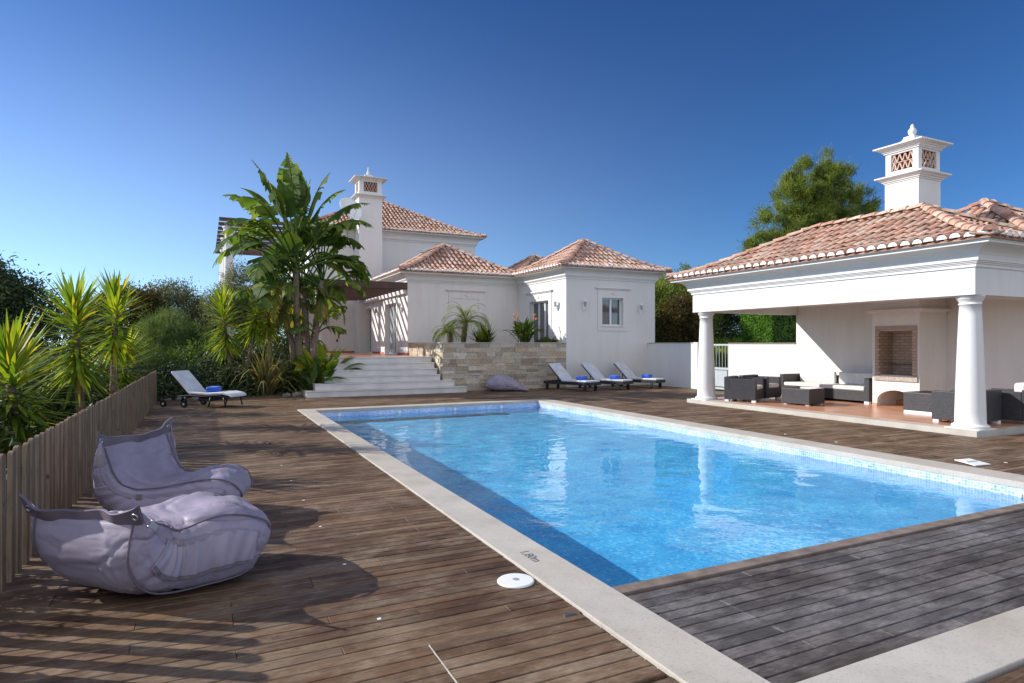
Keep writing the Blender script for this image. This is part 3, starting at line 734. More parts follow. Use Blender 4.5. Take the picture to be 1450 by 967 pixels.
column(12.27, 6.50, .0, 2.462, .236, .165, pv); column(12.24, 13.04, .0, 2.462, .236, .165, pv)

def lattice_head(root, x0, x1, y0, y1, z0, z1, op, lat_mat, part='lantern'):
    """hollow chimney head with latticed openings on four sides"""
    fr = MB(); t = .07; ow = op
    xs_ = (x0 + ow, x1 - ow); ys_ = (y0 + ow, y1 - ow); za, zb = z0 + .10, z1 - .10
    for (ax, c0, c1, a0, a1) in (('x', x0, x0 + t, y0, y1), ('x', x1 - t, x1, y0, y1), ('y', y0, y0 + t, x0 + t, x1 - t), ('y', y1 - t, y1, x0 + t, x1 - t)):
        lo = (y0 + ow, y1 - ow) if ax == 'x' else (x0 + ow, x1 - ow)
        wall_with_openings(fr, ax, c0, c1, a0, a1, z0, z1, [(lo[0], lo[1], za, zb)])
    hd = fr.build(part, M['white'], root)
    la = MB()
    for (ax, c, lo) in (('x', x0 + .035, ys_), ('x', x1 - .035, ys_), ('y', y0 + .035, xs_), ('y', y1 - .035, xs_)):
        W = lo[1] - lo[0]; H_ = zb - za; nn = max(2, round(W / .135)); st = W / nn; k = H_ / 2
        def P(u, z_): return (c, u, z_) if ax == 'x' else (u, c, z_)
        up = (1, 0, 0) if ax == 'x' else (0, 1, 0)
        for q in range(nn):
            for e in range(2):
                zb0 = za + e * k; u0 = lo[0] + q * st
                la.bar(P(u0, zb0), P(u0 + st / 2, zb0 + k), .022, .022, up); la.bar(P(u0 + st / 2, zb0 + k), P(u0 + st, zb0), .022, .022, up)
        la.bar(P(lo[0], (za + zb) / 2), P(lo[1], (za + zb) / 2), .018, .018, up)
    la.build('lattice', lat_mat, hd)
    MB().box(x0 + .16, x1 - .16, y0 + .16, y1 - .16, z0, z1 - .02).build('flue', M['flue'], hd)
    return hd
M['flue'] = plain('dark_red_brick', (.10, .03, .02), .95)  # even dark red for the core box behind the lattice
M['lattice'] = plain('pale_clay_lattice', (.60, .40, .30), .9, 0, .15, 10)

# pavilion chimney
CX0, CX1, CY0, CY1 = 14.40, 15.22, 8.69, 9.47
ch = MB().box(CX0, CX1, CY0, CY1, 3.9, 5.42).build('chimney', M['white'], pv)
def band(x0, x1, y0, y1, z0, reach, par, name='band'):
    pr = [(.002, z0), (.02, z0), (.02, z0 + .025), (.05, z0 + .035), (.05, z0 + .055), (.09, z0 + .075), (.09, z0 + .09), (reach, z0 + .12), (reach, z0 + .15), (.002, z0 + .17)]
    MB().rectlathe(pr, x0, x1, y0, y1).build(name, M['trimw'], par)
band(CX0, CX1, CY0, CY1, 5.34, .16, ch)
lattice_head(ch, CX0 + .01, CX1 - .01, CY0 + .01, CY1 - .01, 5.51, 6.10, .13, M['lattice'], 'chimney_head')
band(CX0, CX1, CY0, CY1, 6.04, .18, ch)
def cap(x0, x1, y0, y1, z0, h, par):
    n = 6; pr = []
    w = (x1 - x0) / 2
    for q in range(n + 1):
        t = q / n; pr.append((-(w * .80) * (1 - (1 - t) ** 2.2) * .85, z0 + h * t))
    pr = [(0.02, z0 - .01)] + [(o_, z_) for o_, z_ in pr]
    MB().rectlathe(pr, x0, x1, y0, y1).build('cap', M['white'], par)
cap(CX0 - .02, CX1 + .02, CY0 - .02, CY1 + .02, 6.20, .22, ch)
MB().lathe([(.06, 0), (.075, .03), (.055, .05), (.085, .09), (.09, .15), (.06, .20), (.035, .225), (.045, .25), (.02, .30), (.001, .31)], ((CX0 + CX1) / 2, (CY0 + CY1) / 2, 6.41), 20).build('finial', M['trimw'], ch, smooth=True)

# fireplace inside
fx = 14.70; fy0, fy1 = 8.85, 9.98
fp = thing('fireplace', 'white plastered barbecue fireplace with brick opening and arched wood store', 'fireplace', (15.2, 9.4, .1))
m = MB()
opn = (9.0, 9.80, .86, 1.92)
wall_with_openings(m, 'x', fx, fx + .12, fy0, fy1, .10, 2.74, [opn, (8.97, 9.86, .10, .50)])
m.box(fx + .12, PB - .005, fy0, fy0 + .1, .10, 2.74); m.box(fx + .12, PB - .005, fy1 - .1, fy1, .10, 2.74)
m.box(fx + .12, PB - .01, fy0 + .1, fy1 - .1, .62, .74)
m.build('body', M['cream'], fp)
# arch infill over the wood store
a = MB(); n = 14; yc = 9.415; rw = .445; zc = .24
top = [(yc + rw * math.cos(PI * q / n), zc + .26 * math.sin(PI * q / n)) for q in range(n + 1)]
for (ya, za), (yb, zb) in zip(top[:-1], top[1:]):
    a.add([(fx + .001, ya, za), (fx + .001, yb, zb), (fx + .001, yb, .5), (fx + .001, ya, .5), (fx + .119, ya, za), (fx + .119, yb, zb), (fx + .119, yb, .5), (fx + .119, ya, .5)],
          [(0, 1, 2, 3), (7, 6, 5, 4), (0, 4, 5, 1)])
a.build('arch', M['cream'], fp)
m = MB(); m.box(fx - .004, fx + .5, 9.0, 9.012, .86, 1.92); m.box(fx - .004, fx + .5, 9.788, 9.80, .86, 1.92); m.box(fx + .5, fx + .55, 9.0, 9.8, .74, 1.92); m.box(fx + .1, fx + .5, 9.0, 9.8, 1.9, 1.92); m.box(fx + .1, fx + .5, 9.0, 9.8, .80, .86)
m.build('firebox', M['brick'], fp)
m = MB(); m.box(fx - .022, fx - .002, 8.90, 9.0, .84, 1.93); m.box(fx - .022, fx - .002, 9.80, 9.90, .84, 1.93); m.build('brick_jamb', M['brick'], fp)
MB().box(fx - .022, fx - .002, 8.90, 9.90, 1.93, 2.03).build('lintel', M['brick2'] if 'brick2' in M else plain('lintel_clay', (.40, .30, .24), .9), fp)
MB().box(fx - .04, fx + .1, 8.88, 9.92, .72, .84).build('hearth_ledge', plain('granite_ledge', (.38, .31, .26), .7, 0, .35, 30), fp, bevel=.004)
m = MB()
m.rectlathe([(.002, 2.30), (.03, 2.30), (.03, 2.33), (.07, 2.36), (.12, 2.38), (.12, 2.42), (.002, 2.44)], fx, PB - .15, fy0, fy1); m.build('mantel', M['trimw'], fp)
m = MB(); m.box(fx - .012, fx - .001, 9.865, fy1, .104, .17); m.box(fx - .012, fx - .001, fy0, 8.965, .104, .17); m.box(PB - .3, PB - .02, fy0 + .1, fy1 - .1, .104, .2); m.build('skirting', tile_floor_mat(), fp)
mg = MB()
for q in range(7): mg.bar((fx + .1, 9.02 + q * .127, 1.12), (fx + .48, 9.02 + q * .127, 1.12), .008, .008)
for q in range(4): mg.bar((fx + .1 + q * .12, 9.013, 1.12), (fx + .1 + q * .12, 9.787, 1.12), .008, .008)
mg.build('grill', M['metal_dark'], fp)

# annex behind the pavilion
an = thing('annex_building', 'white annex with its own tiled hip roof behind the pavilion', 'building', (18, 9, 0))
MB().box(PB + .2, 20.2, 6.30, 11.5, 0, 3.36).build('wall', M['white'], an)
make_roof(an, 14.25, 20.75, 5.82, 11.9, 3.39, 5.02, seed=9, sides='wse')

# ------------------------------------------------------------------ boundary wall and gate
bw = thing('boundary_wall', 'low white rendered boundary wall between the wing and the gate', 'wall', (15.85, 18.6, 0))
MB().box(15.75, 15.95, 17.38, 20.0, 0, 1.62).build('wall_body', M['white'], bw); MB().box(15.73, 15.97, 17.36, 20.0, 1.62, 1.65).build('wall_cap', M['coping'], bw)
MB().box(15.70, 16.0, 17.16, 17.37, 0, 1.66).build('end_post', M['trimw'], bw)
bw2 = thing('boundary_wall', 'low white rendered wall with dark capping joining the pavilion to the gate', 'wall', (15.85, 14.4, 0))
MB().box(15.75, 15.95, 13.062, 15.72, 0, 1.60).build('wall_body', M['white'], bw2); MB().box(15.73, 15.97, 13.062, 15.74, 1.60, 1.64).build('wall_cap', plain('dark_capping', (.20, .17, .15), .8), bw2)
gt = thing('metal_gate', 'pale grey metal bar gate in the gap of the white boundary wall', 'gate', (15.85, 16.4, 0))
m = MB(); m.box(15.82, 15.88, 17.06, 17.12, .05, 1.6); m.box(15.82, 15.88, 15.78, 15.84, .05, 1.6); m.box(15.83, 15.87, 15.84, 17.06, 1.54, 1.6); m.box(15.83, 15.87, 15.84, 17.06, .72, .80); m.box(15.83, 15.87, 15.84, 17.06, .05, .12); m.build('gate_frame', M['grey_paint'], gt)
for q in range(8): MB().tube([(15.85, 15.98 + q * .14, .8), (15.85, 15.98 + q * .14, 1.55)], .010, 8).build('gate_bar', M['grey_paint'], gt)
m = MB(); m.box(15.835, 15.865, 15.9, 17.0, .15, .70); m.build('gate_panel', M['grey_paint'], gt)
MB().box(15.79, 15.82, 16.92, 17.04, .90, 1.10).build('lock_box', M['grey_paint'], gt)

# ------------------------------------------------------------------ terrace, steps, planter
tr = thing('entrance_steps', 'broad pale marble steps rising from the deck to the house terrace', 'steps', (5.2, 20.4, 0))
tiers = [(2.72, 7.82, 19.42, .193), (3.02, 7.50, 19.74, .386), (3.35, 7.12, 20.05, .58), (3.35, 7.12, 20.36, .773), (3.35, 7.12, 20.66, .966), (3.35, 7.12, 20.96, T)]
for i, (a, b_, y_, z_) in enumerate(tiers):
    z0 = z_ - .193; s = MB(); s.box(a, b_, y_, 21.3, z0 + .0005, z_ - .03); st = s.build('step', M['marble'], tr)
    MB().box(a - .02, b_ + (.02 if i < 2 else 0), y_ - .025, y_ + .40 if i < 5 else 21.3, z_ - .0295, z_).build('tread', M['marble'], st, bevel=.004)
te = MB(); te.box(3.3, 7.6, 21.3, 33, 0, T - .004); te.box(7.6, 12, 24.0, 33, 0, T - .004)
struct(te.build('terrace', tile_floor_mat()))
# stone planter
def stones(face, x0, x1, y0, y1, z0, z1, m, r):
    z_ = z0
    while z_ < z1 - .02:
        hh = r.choice([.07, .09, .11, .13, .15]); hh = min(hh, z1 - z_)
        if z1 - (z_ + hh) < .03: hh = z1 - z_
        a = (x0 if face == 's' else y0) - r.uniform(0, .2); end = x1 if face == 's' else y1; st = x0 if face == 's' else y0
        while a < end:
            L = r.uniform(.2, .6); b0 = max(a, st); b1 = min(a + L, end); d = r.uniform(.0, .032)
            if b1 - b0 > .02:
                if face == 's': m.box(b0 + .002, b1 - .002, y0 - d - .02, y0, z_ + .002, z_ + hh - .002)
                else: m.box(x0 - d - .02, x0, b0 + .002, b1 - .002, z_ + .002, z_ + hh - .002)
            a += L
        z_ += hh
pl = thing('stone_planter', 'raised planter wall faced in stacked beige stone beside the steps', 'planter', (9.6, 21.5, 0))
m = MB(); r = random.Random(11)
MB().box(7.24, 12.0, 20.06, 20.30, 0, 1.60).build('wall_core', M['soil'], pl)
stones('s', 7.20, 11.995, 20.04, 20.3, 0, 1.62, m, r); stones('w', 7.24, 7.3, 20.04, 24.0, 0, 1.62, m, r)
m.build('stone_facing', M['stone'], pl)
MB().box(7.26, 7.42, 20.3, 23.98, 0, 1.60).build('side_wall', M['soil'], pl)
MB().box(7.17, 12.0, 19.99, 20.32, 1.625, 1.655).build('coping_slab', M['coping'], pl, bevel=.004); MB().box(7.17, 7.45, 20.32, 23.98, 1.625, 1.655).build('coping_slab', M['coping'], pl, bevel=.004)
MB().box(7.42, 11.99, 20.30, 23.98, .9, 1.56).build('soil', M['soil'], pl)

# ------------------------------------------------------------------ house
ho = thing('villa', 'white two storey villa with tiled hip roofs, tall chimney and patio', 'house', (10, 26, 0))
def window(root, axis, face, out, u0, u1, z0, z1, leaves, glass, name='window', recess=.14, fr=.05):
    w = MB(); 
    def bb(m, a, b, c, d, d0, d1):
        lo, hi = sorted((face - d0 * out, face - d1 * out)); put(m, axis, lo, hi, a, b, c, d)
    bb(w, u0, u1, z0, z0 + fr, recess, recess + .06); bb(w, u0, u1, z1 - fr, z1, recess, recess + .06)
    bb(w, u0, u0 + fr, z0 + fr, z1 - fr, recess, recess + .06); bb(w, u1 - fr, u1, z0 + fr, z1 - fr, recess, recess + .06)
    W = (u1 - u0 - 2 * fr)
    for q in range(1, leaves): c = u0 + fr + W * q / leaves; bb(w, c - .035, c + .035, z0 + fr, z1 - fr, recess - .01, recess + .05)
    o = w.build(name, M['pvc'], root)
    for q in range(leaves):
        a = u0 + fr + W * q / leaves + (.036 if q else .001); b_ = u0 + fr + W * (q + 1) / leaves - (.036 if q < leaves - 1 else .001)
        g = MB(); bb(g, a, b_, z0 + fr + .001, z1 - fr - .001, recess + .03, recess + .04); g.build('pane', M[glass], o)
    return o
# wing
w = MB()
wall_with_openings(w, 'y', 20.0, 20.25, 12.0, 16.1, 0, 4.42, [(13.58, 14.55, 2.30, 3.36)])
wall_with_openings(w, 'x', 12.001, 12.25, 20.25, 24.2, 0, 4.42, [(21.30, 22.90, 1.16, 3.30)])
w.box(15.85, 16.1, 20.25, 24.2, 0, 4.42); w.box(12.25, 15.85, 24.0, 24.2, 0, 4.42)
w.build('wall', M['white'], ho)
surround(ho, 'y', 20.0, -1, 13.58, 14.55, 2.30, 3.36, .20, M['trimw'])
surround(ho, 'x', 12.001, -1, 21.30, 22.90, 1.16, 3.30, .20, M['trimw'], sill=False)
window(ho, 'y', 20.0, -1, 13.58, 14.55, 2.30, 3.36, 2, 'glass', 'window')
window(ho, 'x', 12.001, -1, 21.30, 22.90, 1.16, 3.30, 3, 'glass', 'sliding_door')
cornice(ho, 12.0, 16.1, 20.0, 24.2, 4.05, 4.44, .42, M['trimw'])
make_roof(ho, 11.55, 16.55, 19.55, 24.55, 4.44, 5.82, seed=3)
# middle hip behind
MB().box(12.4, 17.6, 25.0, 30.0, 0, 4.40).build('wall', M['white'], ho)
make_roof(ho, 11.95, 17.2, 24.7, 29.95, 4.42, 5.88, seed=4, sides='ws')
# low wing with patio doors
w = MB()
wall_with_openings(w, 'y', 24.0, 24.25, 7.17, 12.0, 1.0, 4.42, [])
wall_with_openings(w, 'x', 7.17, 7.42, 24.25, 32.0, 1.0, 4.42, [(25.55, 27.35, 1.17, 3.32), (29.75, 31.35, 1.17, 3.32)])
w.box(7.42, 12.3, 30.4, 30.6, 1.0, 4.42)
w.build('wall', M['pink'], ho)
window(ho, 'x', 7.17, -1, 25.55, 27.35, 1.17, 3.32, 2, 'glass_light', 'patio_door'); window(ho, 'x', 7.17, -1, 29.75, 31.35, 1.17, 3.32, 2, 'glass', 'patio_door')
surround(ho, 'x', 7.17, -1, 25.55, 27.35, 1.17, 3.32, .16, M['trimw'], sill=False); surround(ho, 'x', 7.17, -1, 29.75, 31.35, 1.17, 3.32, .16, M['trimw'], sill=False)
surround(ho, 'y', 24.0, -1, 9.05, 10.20, 1.95, 3.45, .18, M['pink'], sill=True, name='blind_surround')
cornice(ho, 7.17, 12.3, 24.0, 30.5, 4.05, 4.42, .42, M['trimw'])
make_roof(ho, 6.73, 12.40, 23.56, 30.9, 4.43, 5.92, seed=5)
m = MB(); m.box(7.14, 7.169, 24.02, 25.38, T, T + .09); m.box(7.14, 7.169, 27.52, 29.58, T, T + .09); m.box(7.14, 12, 23.97, 23.999, T, T + .09); m.box(1, 7.0, 31.97, 31.999, T, T + .09); m.build('skirting', M['terracotta'], ho)
# main two storey block
w = MB(); w.box(4.6, 13.4, 32.0, 41.0, 0, 7.25); w.build('wall', M['white'], ho)
cornice(ho, 4.6, 13.4, 32.0, 41.0, 6.95, 7.42, .44, M['trimw'])
make_roof(ho, 4.15, 13.85, 31.55, 41.45, 7.43, 9.95, seed=6)
MB().box(10.3, 11.5, 31.93, 31.999, 6.45, 6.55).build('window_hood', M['trimw'], ho)
# tall chimney
c = MB().box(6.80, 7.95, 30.95, 31.999, 1.0, 9.10).build('chimney', M['white'], ho)
band(6.80, 7.95, 30.95, 31.95, 8.78, .20, c); lattice_head(c, 6.82, 7.93, 30.97, 31.93, 8.95, 9.68, .22, M['lattice'], 'chimney_head'); band(6.80, 7.95, 30.95, 31.95, 9.64, .24, c)
cap(6.78, 7.97, 30.93, 31.97, 9.81, .22, c)
MB().lathe([(.08, 0), (.09, .04), (.06, .07), (.09, .13), (.04, .26), (.02, .42), (.001, .46)], (7.37, 31.45, 10.0), 16).build('finial', M['trimw'], c, smooth=True)
# patio pergola
pg = thing('patio_pergola', 'dark brown timber pergola over the patio beside the villa', 'pergola', (5, 28, T))
z_ = 3.74
for q in range(13):
    y_ = 24.15 + q * .60
    MB().box(3.6, 7.165, y_, y_ + .07, z_, z_ + .17).build('slat', M['brown'], pg)
MB().box(3.6, 7.16, 23.98, 24.08, z_ + .02, z_ + .27).build('front_beam', M['brown'], pg)
MB().box(7.03, 7.165, 24.1, 31.9, z_ - .16, z_ - .002).build('wall_plate', M['trimw'], pg)
MB().box(3.75, 3.9, 24.0, 31.9, z_ - .17, z_ - .002).build('side_beam', M['brown'], pg)
for y_ in (24.1, 31.6): MB().box(3.72, 3.92, y_, y_ + .2, T, z_ - .171).build('post', M['trimw'], pg)
# balcony pergola on columns left of the house
bp = thing('balcony_pergola', 'dark timber pergola on white columns at the upper balcony of the villa', 'pergola', (2.5, 38, 0))
for q in range(10): MB().box(.62, 4.7, 32.0 + q * 1.3, 32.12 + q * 1.3, 7.3, 7.46).build('slat', M['brown'], bp)
MB().box(.95, 1.15, 31.8, 44, 7.12, 7.298).build('side_beam', M['brown'], bp); MB().box(4.3, 4.5, 31.8, 44, 7.12, 7.298).build('side_beam', M['brown'], bp)
for q in range(4):
    y_ = 32.4 + q * 3.6; MB().lathe([(.24, 0), (.24, 3.6), (.24, 3.9), (.17, 6.6), (.24, 6.68), (.24, 6.84), (.28, 6.84), (.28, 6.93), (.2, 6.93)], (1.05, y_, .18), 20).build('column', M['trimw'], bp, smooth=False)
MB().box(.8, 4.6, 31.8, 44, 4.05, 4.35).build('balcony_slab', M['white'], bp)
# satellite dish
sd = thing('satellite_dish', 'white satellite dish beside the tall chimney of the villa', 'dish', (6.5, 30.8, 7.0))
m = MB(); R_ = .62; c0 = Vector((6.30, 30.6, 8.05)); ax = Vector((.35, -.80, .45)).normalized(); u = ax.cross(Vector((0, 0, 1))).normalized(); vv = u.cross(ax)
vs = [c0]; fs = []; n = 28
for k in range(1, 7):
    rr = R_ * k / 6; dp = .13 * (k / 6) ** 2
    for j in range(n): t = 2 * PI * j / n; vs.append(c0 + ax * dp + u * rr * math.cos(t) + vv * rr * math.sin(t))
for j in range(n): fs.append((0, 1 + j, 1 + (j + 1) % n))
for k in range(5):
    for j in range(n): fs.append((1 + k * n + j, 1 + (k + 1) * n + j, 1 + (k + 1) * n + (j + 1) % n, 1 + k * n + (j + 1) % n))
m.add(vs, fs); d = m.build('reflector', M['plastic'], sd, smooth=True); md = d.modifiers.new('s', 'SOLIDIFY'); md.thickness = .015
MB().tube([c0 - vv * .5 + ax * .1, c0 - vv * .25 + ax * .6], .012, 6).build('feed_arm', M['grey_paint'], sd)
MB().tube([(6.30, 30.65, 7.9), (6.35, 31.3, 7.5), (6.45, 31.99, 7.0)], .035, 8).build('mount', M['grey_paint'], sd)
# wall lanterns
def lantern(x, y, z, axis, out, lab):
    o = thing('wall_lantern', lab, 'wall lamp', (x, y, z), 'lanterns on the villa walls')
    d = Vector((out, 0, 0)) if axis == 'x' else Vector((0, out, 0)); b0 = Vector((x, y, z))
    m = MB(); m.lathe([(.035, -.08), (.035, .10), (.015, .13)], b0 + d * .03, 10); m.tube([b0 + d * .02 + Vector((0, 0, .02)), b0 + d * .12 - Vector((0, 0, .02)), b0 + d * .14 + Vector((0, 0, .05))], .012, 8)
    m.build('bracket', M['pvc'], o)
    MB().lathe([(.02, 0), (.04, .015), (.055, .17), (.06, .18)], b0 + d * .12 + Vector((0, 0, .05)), 6).build('glass_body', M['glass_light'], o)
    MB().lathe([(.068, 0), (.05, .03), (.022, .065), (.01, .09), (.001, .11)], b0 + d * .12 + Vector((0, 0, .23)), 6).build('hood', M['pvc'], o)
lantern(12.001, 20.6, 2.95, 'x', -1, 'white lantern on the sunlit wing wall right of the sliding door')
lantern(12.75, 20.0, 2.95, 'y', -1, 'white lantern on the shaded wing wall left of the small window')
lantern(15.35, 20.0, 2.88, 'y', -1, 'white lantern on the shaded wing wall right of the small window')
lantern(7.17, 24.7, 2.95, 'x', -1, 'white lantern on the patio wall right of the nearer patio door')
lantern(7.17, 28.6, 2.95, 'x', -1, 'white lantern on the patio wall between the two patio doors')
m = MB(); m.box(5.9, 5.99, 31.96, 31.999, T + .55, T + .67); tag(m.build('wall_socket', M['metal_dark']), 'small dark outdoor socket low on the patio back wall', 'socket')

# ------------------------------------------------------------------ bean bags
def noise3(p, s, seed=0): return mnoise.noise(Vector((p[0] * s + seed, p[1] * s - seed * .7, p[2] * s + seed * 1.3)))
def bean_bag(name, label, rows, seed, strap=True, mat='lav', flange_h=.10):
    """canvas bag lofted along a bent spine; rows: (x, y, z, half thickness, half width, heading in degrees)"""
    base = (float(np.mean([r_[0] for r_ in rows])), float(np.mean([r_[1] for r_ in rows])), 0)
    o = thing(name, label, 'bean bag', base, 'lavender bean bags around the deck')
    P_ = np.array(rows, float); n0 = len(P_)
    def cr(t):
        i = int(min(max(math.floor(t), 0), n0 - 2)); f_ = t - i
        a, b_, c_, d_ = P_[max(i - 1, 0)], P_[i], P_[i + 1], P_[min(i + 2, n0 - 1)]
        return .5 * ((2 * b_) + (-a + c_) * f_ + (2 * a - 5 * b_ + 4 * c_ - d_) * f_ * f_ + (-a + 3 * b_ - 3 * c_ + d_) * f_ ** 3)
    def frame(t):
        q = cr(t); q2 = cr(min(t + .05, n0 - 1)); q1 = cr(max(t - .05, 0)); tg = Vector(q2[:3] - q1[:3]).normalized()
        hd_ = math.radians(q[5]); side = Vector((-math.sin(hd_), math.cos(hd_), 0)); nrm = side.cross(tg).normalized()
        if nrm.z < 0 and abs(tg.z) < .6: nrm = -nrm
        return q, tg, side, nrm
    NT = 150; nc = 150; vs = []; c0 = Vector(base)
    for ti in range(NT):
        t = (n0 - 1) * ti / (NT - 1); q, tg, side, nrm = frame(t); th = max(q[3], .006); hw = q[4]; k = min(1, th / .10)
        for j in range(nc):
            a = 2 * PI * j / nc; ca, sa = math.cos(a), math.sin(a)
            p = Vector(q[:3]) + side * (hw * math.copysign(abs(ca) ** .46, ca)) + nrm * (th * math.copysign(abs(sa) ** .78, sa))
            l = p - c0
            d = .018 * noise3(l, 2.4, seed)
            # folds that run from the rim and the side seams into the cloth
            u = t / (n0 - 1)
            fold = math.sin(8 * math.atan2(l.z - .1, l.x + .2) + 5 * noise3(l, 2.2, seed + 4)) 
            d += .006 * (1 - 1.6 * abs(fold)) * min(1, max(0, u - .35) * 2.5) * abs(sa) 
            r1 = 1 - abs(noise3((l.x * .7, l.y * 1.3, l.z * .9), 3.2, seed + 9)) * 4.2; d += -.018 * max(0, r1) ** 4
            r2 = 1 - abs(noise3((l.x * 1.5, l.y * .8, l.z * 1.5), 8.5, seed + 21)) * 3.2; d += -.005 * max(0, r2) ** 2
            r3 = 1 - abs(noise3((l.x, l.y, l.z * .7), 17, seed + 31)) * 3; d += -.0015 * max(0, r3) ** 2
            if u < .5: d += .010 * math.sin(34 * u + 7 * noise3(l, 2.0, seed + 2)) * max(0, 1 - abs(u - .28) / .22) * max(0, sa + .3)
            # piping seam along the sides
            if abs(ca) > .985: d += .012 * k
            out = (side * (ca * .8) + nrm * sa).normalized(); p += out * d * (.2 + .8 * k)
            if p.z < .006: p.z = .006 + (p.z - .006) * .02
            vs.append(p)
    fs = [(i * nc + j, i * nc + (j + 1) % nc, (i + 1) * nc + (j + 1) % nc, (i + 1) * nc + j) for i in range(NT - 1) for j in range(nc)]
    fs.append(tuple(range(nc))[::-1]); fs.append(tuple(range((NT - 1) * nc, NT * nc)))
    MB().add(vs, fs).build('canvas_body', M[mat], o, smooth=True)
    if strap is False: return o
    # rim: a stiff hem band with pointed corners
    q, tg, side, nrm = frame(n0 - 1); C0 = Vector(q[:3]); hw = q[4]; nn = 40; fv = []
    for s_ in (0, 1, 2):
        for i in range(nn + 1):
            w_ = 2 * i / nn - 1; e = flange_h * (s_ / 2) * (1 + .35 * abs(w_) ** 4) + .03 * w_ ** 4 - .03 * (1 - w_ * w_)
            wav = .022 * math.sin(w_ * 4.2 + seed) + .010 * math.sin(w_ * 11 + seed * 2)
            fv.append(C0 + side * (w_ * hw * (1.03 + .03 * s_)) + tg * (e - .015) + nrm * wav * (s_ / 2 + .3))
    nv = nrm * .009; k = nn + 1; A = [p + nv for p in fv]; B = [p - nv for p in fv]; K3 = 3 * k; ff = []
    for r_ in (0, 1):
        for i in range(nn): ff.append((r_ * k + i, r_ * k + i + 1, (r_ + 1) * k + i + 1, (r_ + 1) * k + i)); ff.append((K3 + r_ * k + i, K3 + (r_ + 1) * k + i, K3 + (r_ + 1) * k + i + 1, K3 + r_ * k + i + 1))
        ff.append((r_ * k, (r_ + 1) * k, K3 + (r_ + 1) * k, K3 + r_ * k)); ff.append((r_ * k + nn, K3 + r_ * k + nn, K3 + (r_ + 1) * k + nn, (r_ + 1) * k + nn))
    for i in range(nn): ff.append((2 * k + i, 2 * k + i + 1, K3 + 2 * k + i + 1, K3 + 2 * k + i)); ff.append((i, K3 + i, K3 + i + 1, i + 1))
    MB().add(A + B, ff).build('rim', M['lav_dark'], o, smooth=False, bevel=.002)
    for sg in (-1, 1):
        i = 2 if sg < 0 else nn - 2; cpt = fv[k + i]; g = MB(); ang = [2 * PI * a / 16 for a in range(17)]
        for e in (.010, -.010): g.tube([cpt + nrm * e + (tg * math.cos(a) + side * math.sin(a)) * .019 for a in ang], .006, 6, cap=False)
        g.build('grommet', M['steel'], o, smooth=True)
    # piped seams along the long edges of the bag
    for sg in (-1, 1):
        for up_ in (1, -1):
            pp = []
            for i in range(60):
                tt = .35 + (n0 - 1.5) * i / 59; qb, tb, sb, nb = frame(tt); sa = .72 * up_; ca = math.sqrt(1 - sa * sa)
                p_ = Vector(qb[:3]) + sb * sg * (qb[4] * ca ** .46 + .006) + nb * (qb[3] * math.copysign(abs(sa) ** .78, sa) + .010 * up_); p_.z = max(p_.z, .012); pp.append(p_)
            pm = MB(); pm.tube(pp, .0065, 6); pm.build('piping', M['lav_dark'], o, smooth=True)
    # side flap of loose canvas hanging under the belt
    for sg in (-1, 1):
        fl = MB(); vs2 = []; na, nb_ = 46, 12
        for i in range(na + 1):
            tt = (n0 - 4.4) + (1.6 - (n0 - 4.4)) * i / na; qb, tb, sb, nb = frame(tt)
            for j in range(nb_ + 1):
                v_ = j / nb_; sa = .50 - .95 * v_; ca = math.sqrt(1 - sa * sa); p = Vector(qb[:3]) + sb * sg * (qb[4] * abs(ca) ** .46 + .020 + .020 * v_ + .010 * v_ * math.sin(i * .55 + seed) + .006 * math.sin(i * 1.3 + j * .4)) + nb * qb[3] * sa
                vs2.append(p)
        k2 = nb_ + 1; fl.add(vs2, [(i * k2 + j, i * k2 + j + 1, (i + 1) * k2 + j + 1, (i + 1) * k2 + j) for i in range(na) for j in range(nb_)])
        fo = fl.build('side_flap', M[mat], o, smooth=True); md = fo.modifiers.new('s', 'SOLIDIFY'); md.thickness = .006
        hm = MB(); lo = [vs2[i * k2 + nb_ - 1] + frame((n0 - 4.4) + (1.6 - (n0 - 4.4)) * i / na)[2] * sg * .006 for i in range(na + 1)]
        for p1, p2 in zip(lo[:-1], lo[1:]): hm.bar(p1, p2, .004, .022)
        hm.build('hem', M['lav_dark'], fo)
    # belts from the rim corners to the seat sides
    for sg in (-1, 1):
        a0 = fv[k + (1 if sg < 0 else nn - 1)]; st = MB(); N_ = 26; pts = []
        for i in range(N_ + 1):
            t = i / N_; tt = (n0 - 2.6) + (strap - (n0 - 2.6)) * t; qb, tb, sb, nb = frame(tt)
            p = Vector(qb[:3]) + sb * sg * (qb[4] * .97 + .012) + nb * qb[3] * (.42 + .12 * math.sin(3 * t)); e = max(0, 1 - t / .22); pts.append(p.lerp(a0 + nrm * .01, e * e * (3 - 2 * e)))
        for p1, p2 in zip(pts[:-1], pts[1:]): st.bar(p1, p2 + (p2 - p1) * .08, .007, .032, (0, 0, 1))
        so_ = st.build('belt', M['lav'], o)
        for t in (.12, .6):
            i = int(t * N_); bk = MB(); bk.bar(pts[i] + sb * sg * .004, pts[i + 1] + (pts[i + 1] - pts[i]) * .2 + sb * sg * .004, .010, .044, (0, 0, 1)); bk.build('buckle', M['steel'], so_)
    return o
PA = [(.34, 4.93, .20, .02, .24, 8), (.31, 4.92, .22, .17, .34, 8), (.20, 4.90, .255, .235, .39, 9), (.02, 4.87, .27, .262, .42, 12), (-.18, 4.84, .245, .242, .43, 18), (-.34, 4.80, .24, .235, .43, 28), (-.48, 4.73, .275, .235, .43, 39), (-.575, 4.67, .365, .19, .42, 46), (-.62, 4.63, .45, .12, .42, 50), (-.645, 4.61, .505, .04, .42, 51), (-.65, 4.605, .525, .010, .42, 51)]
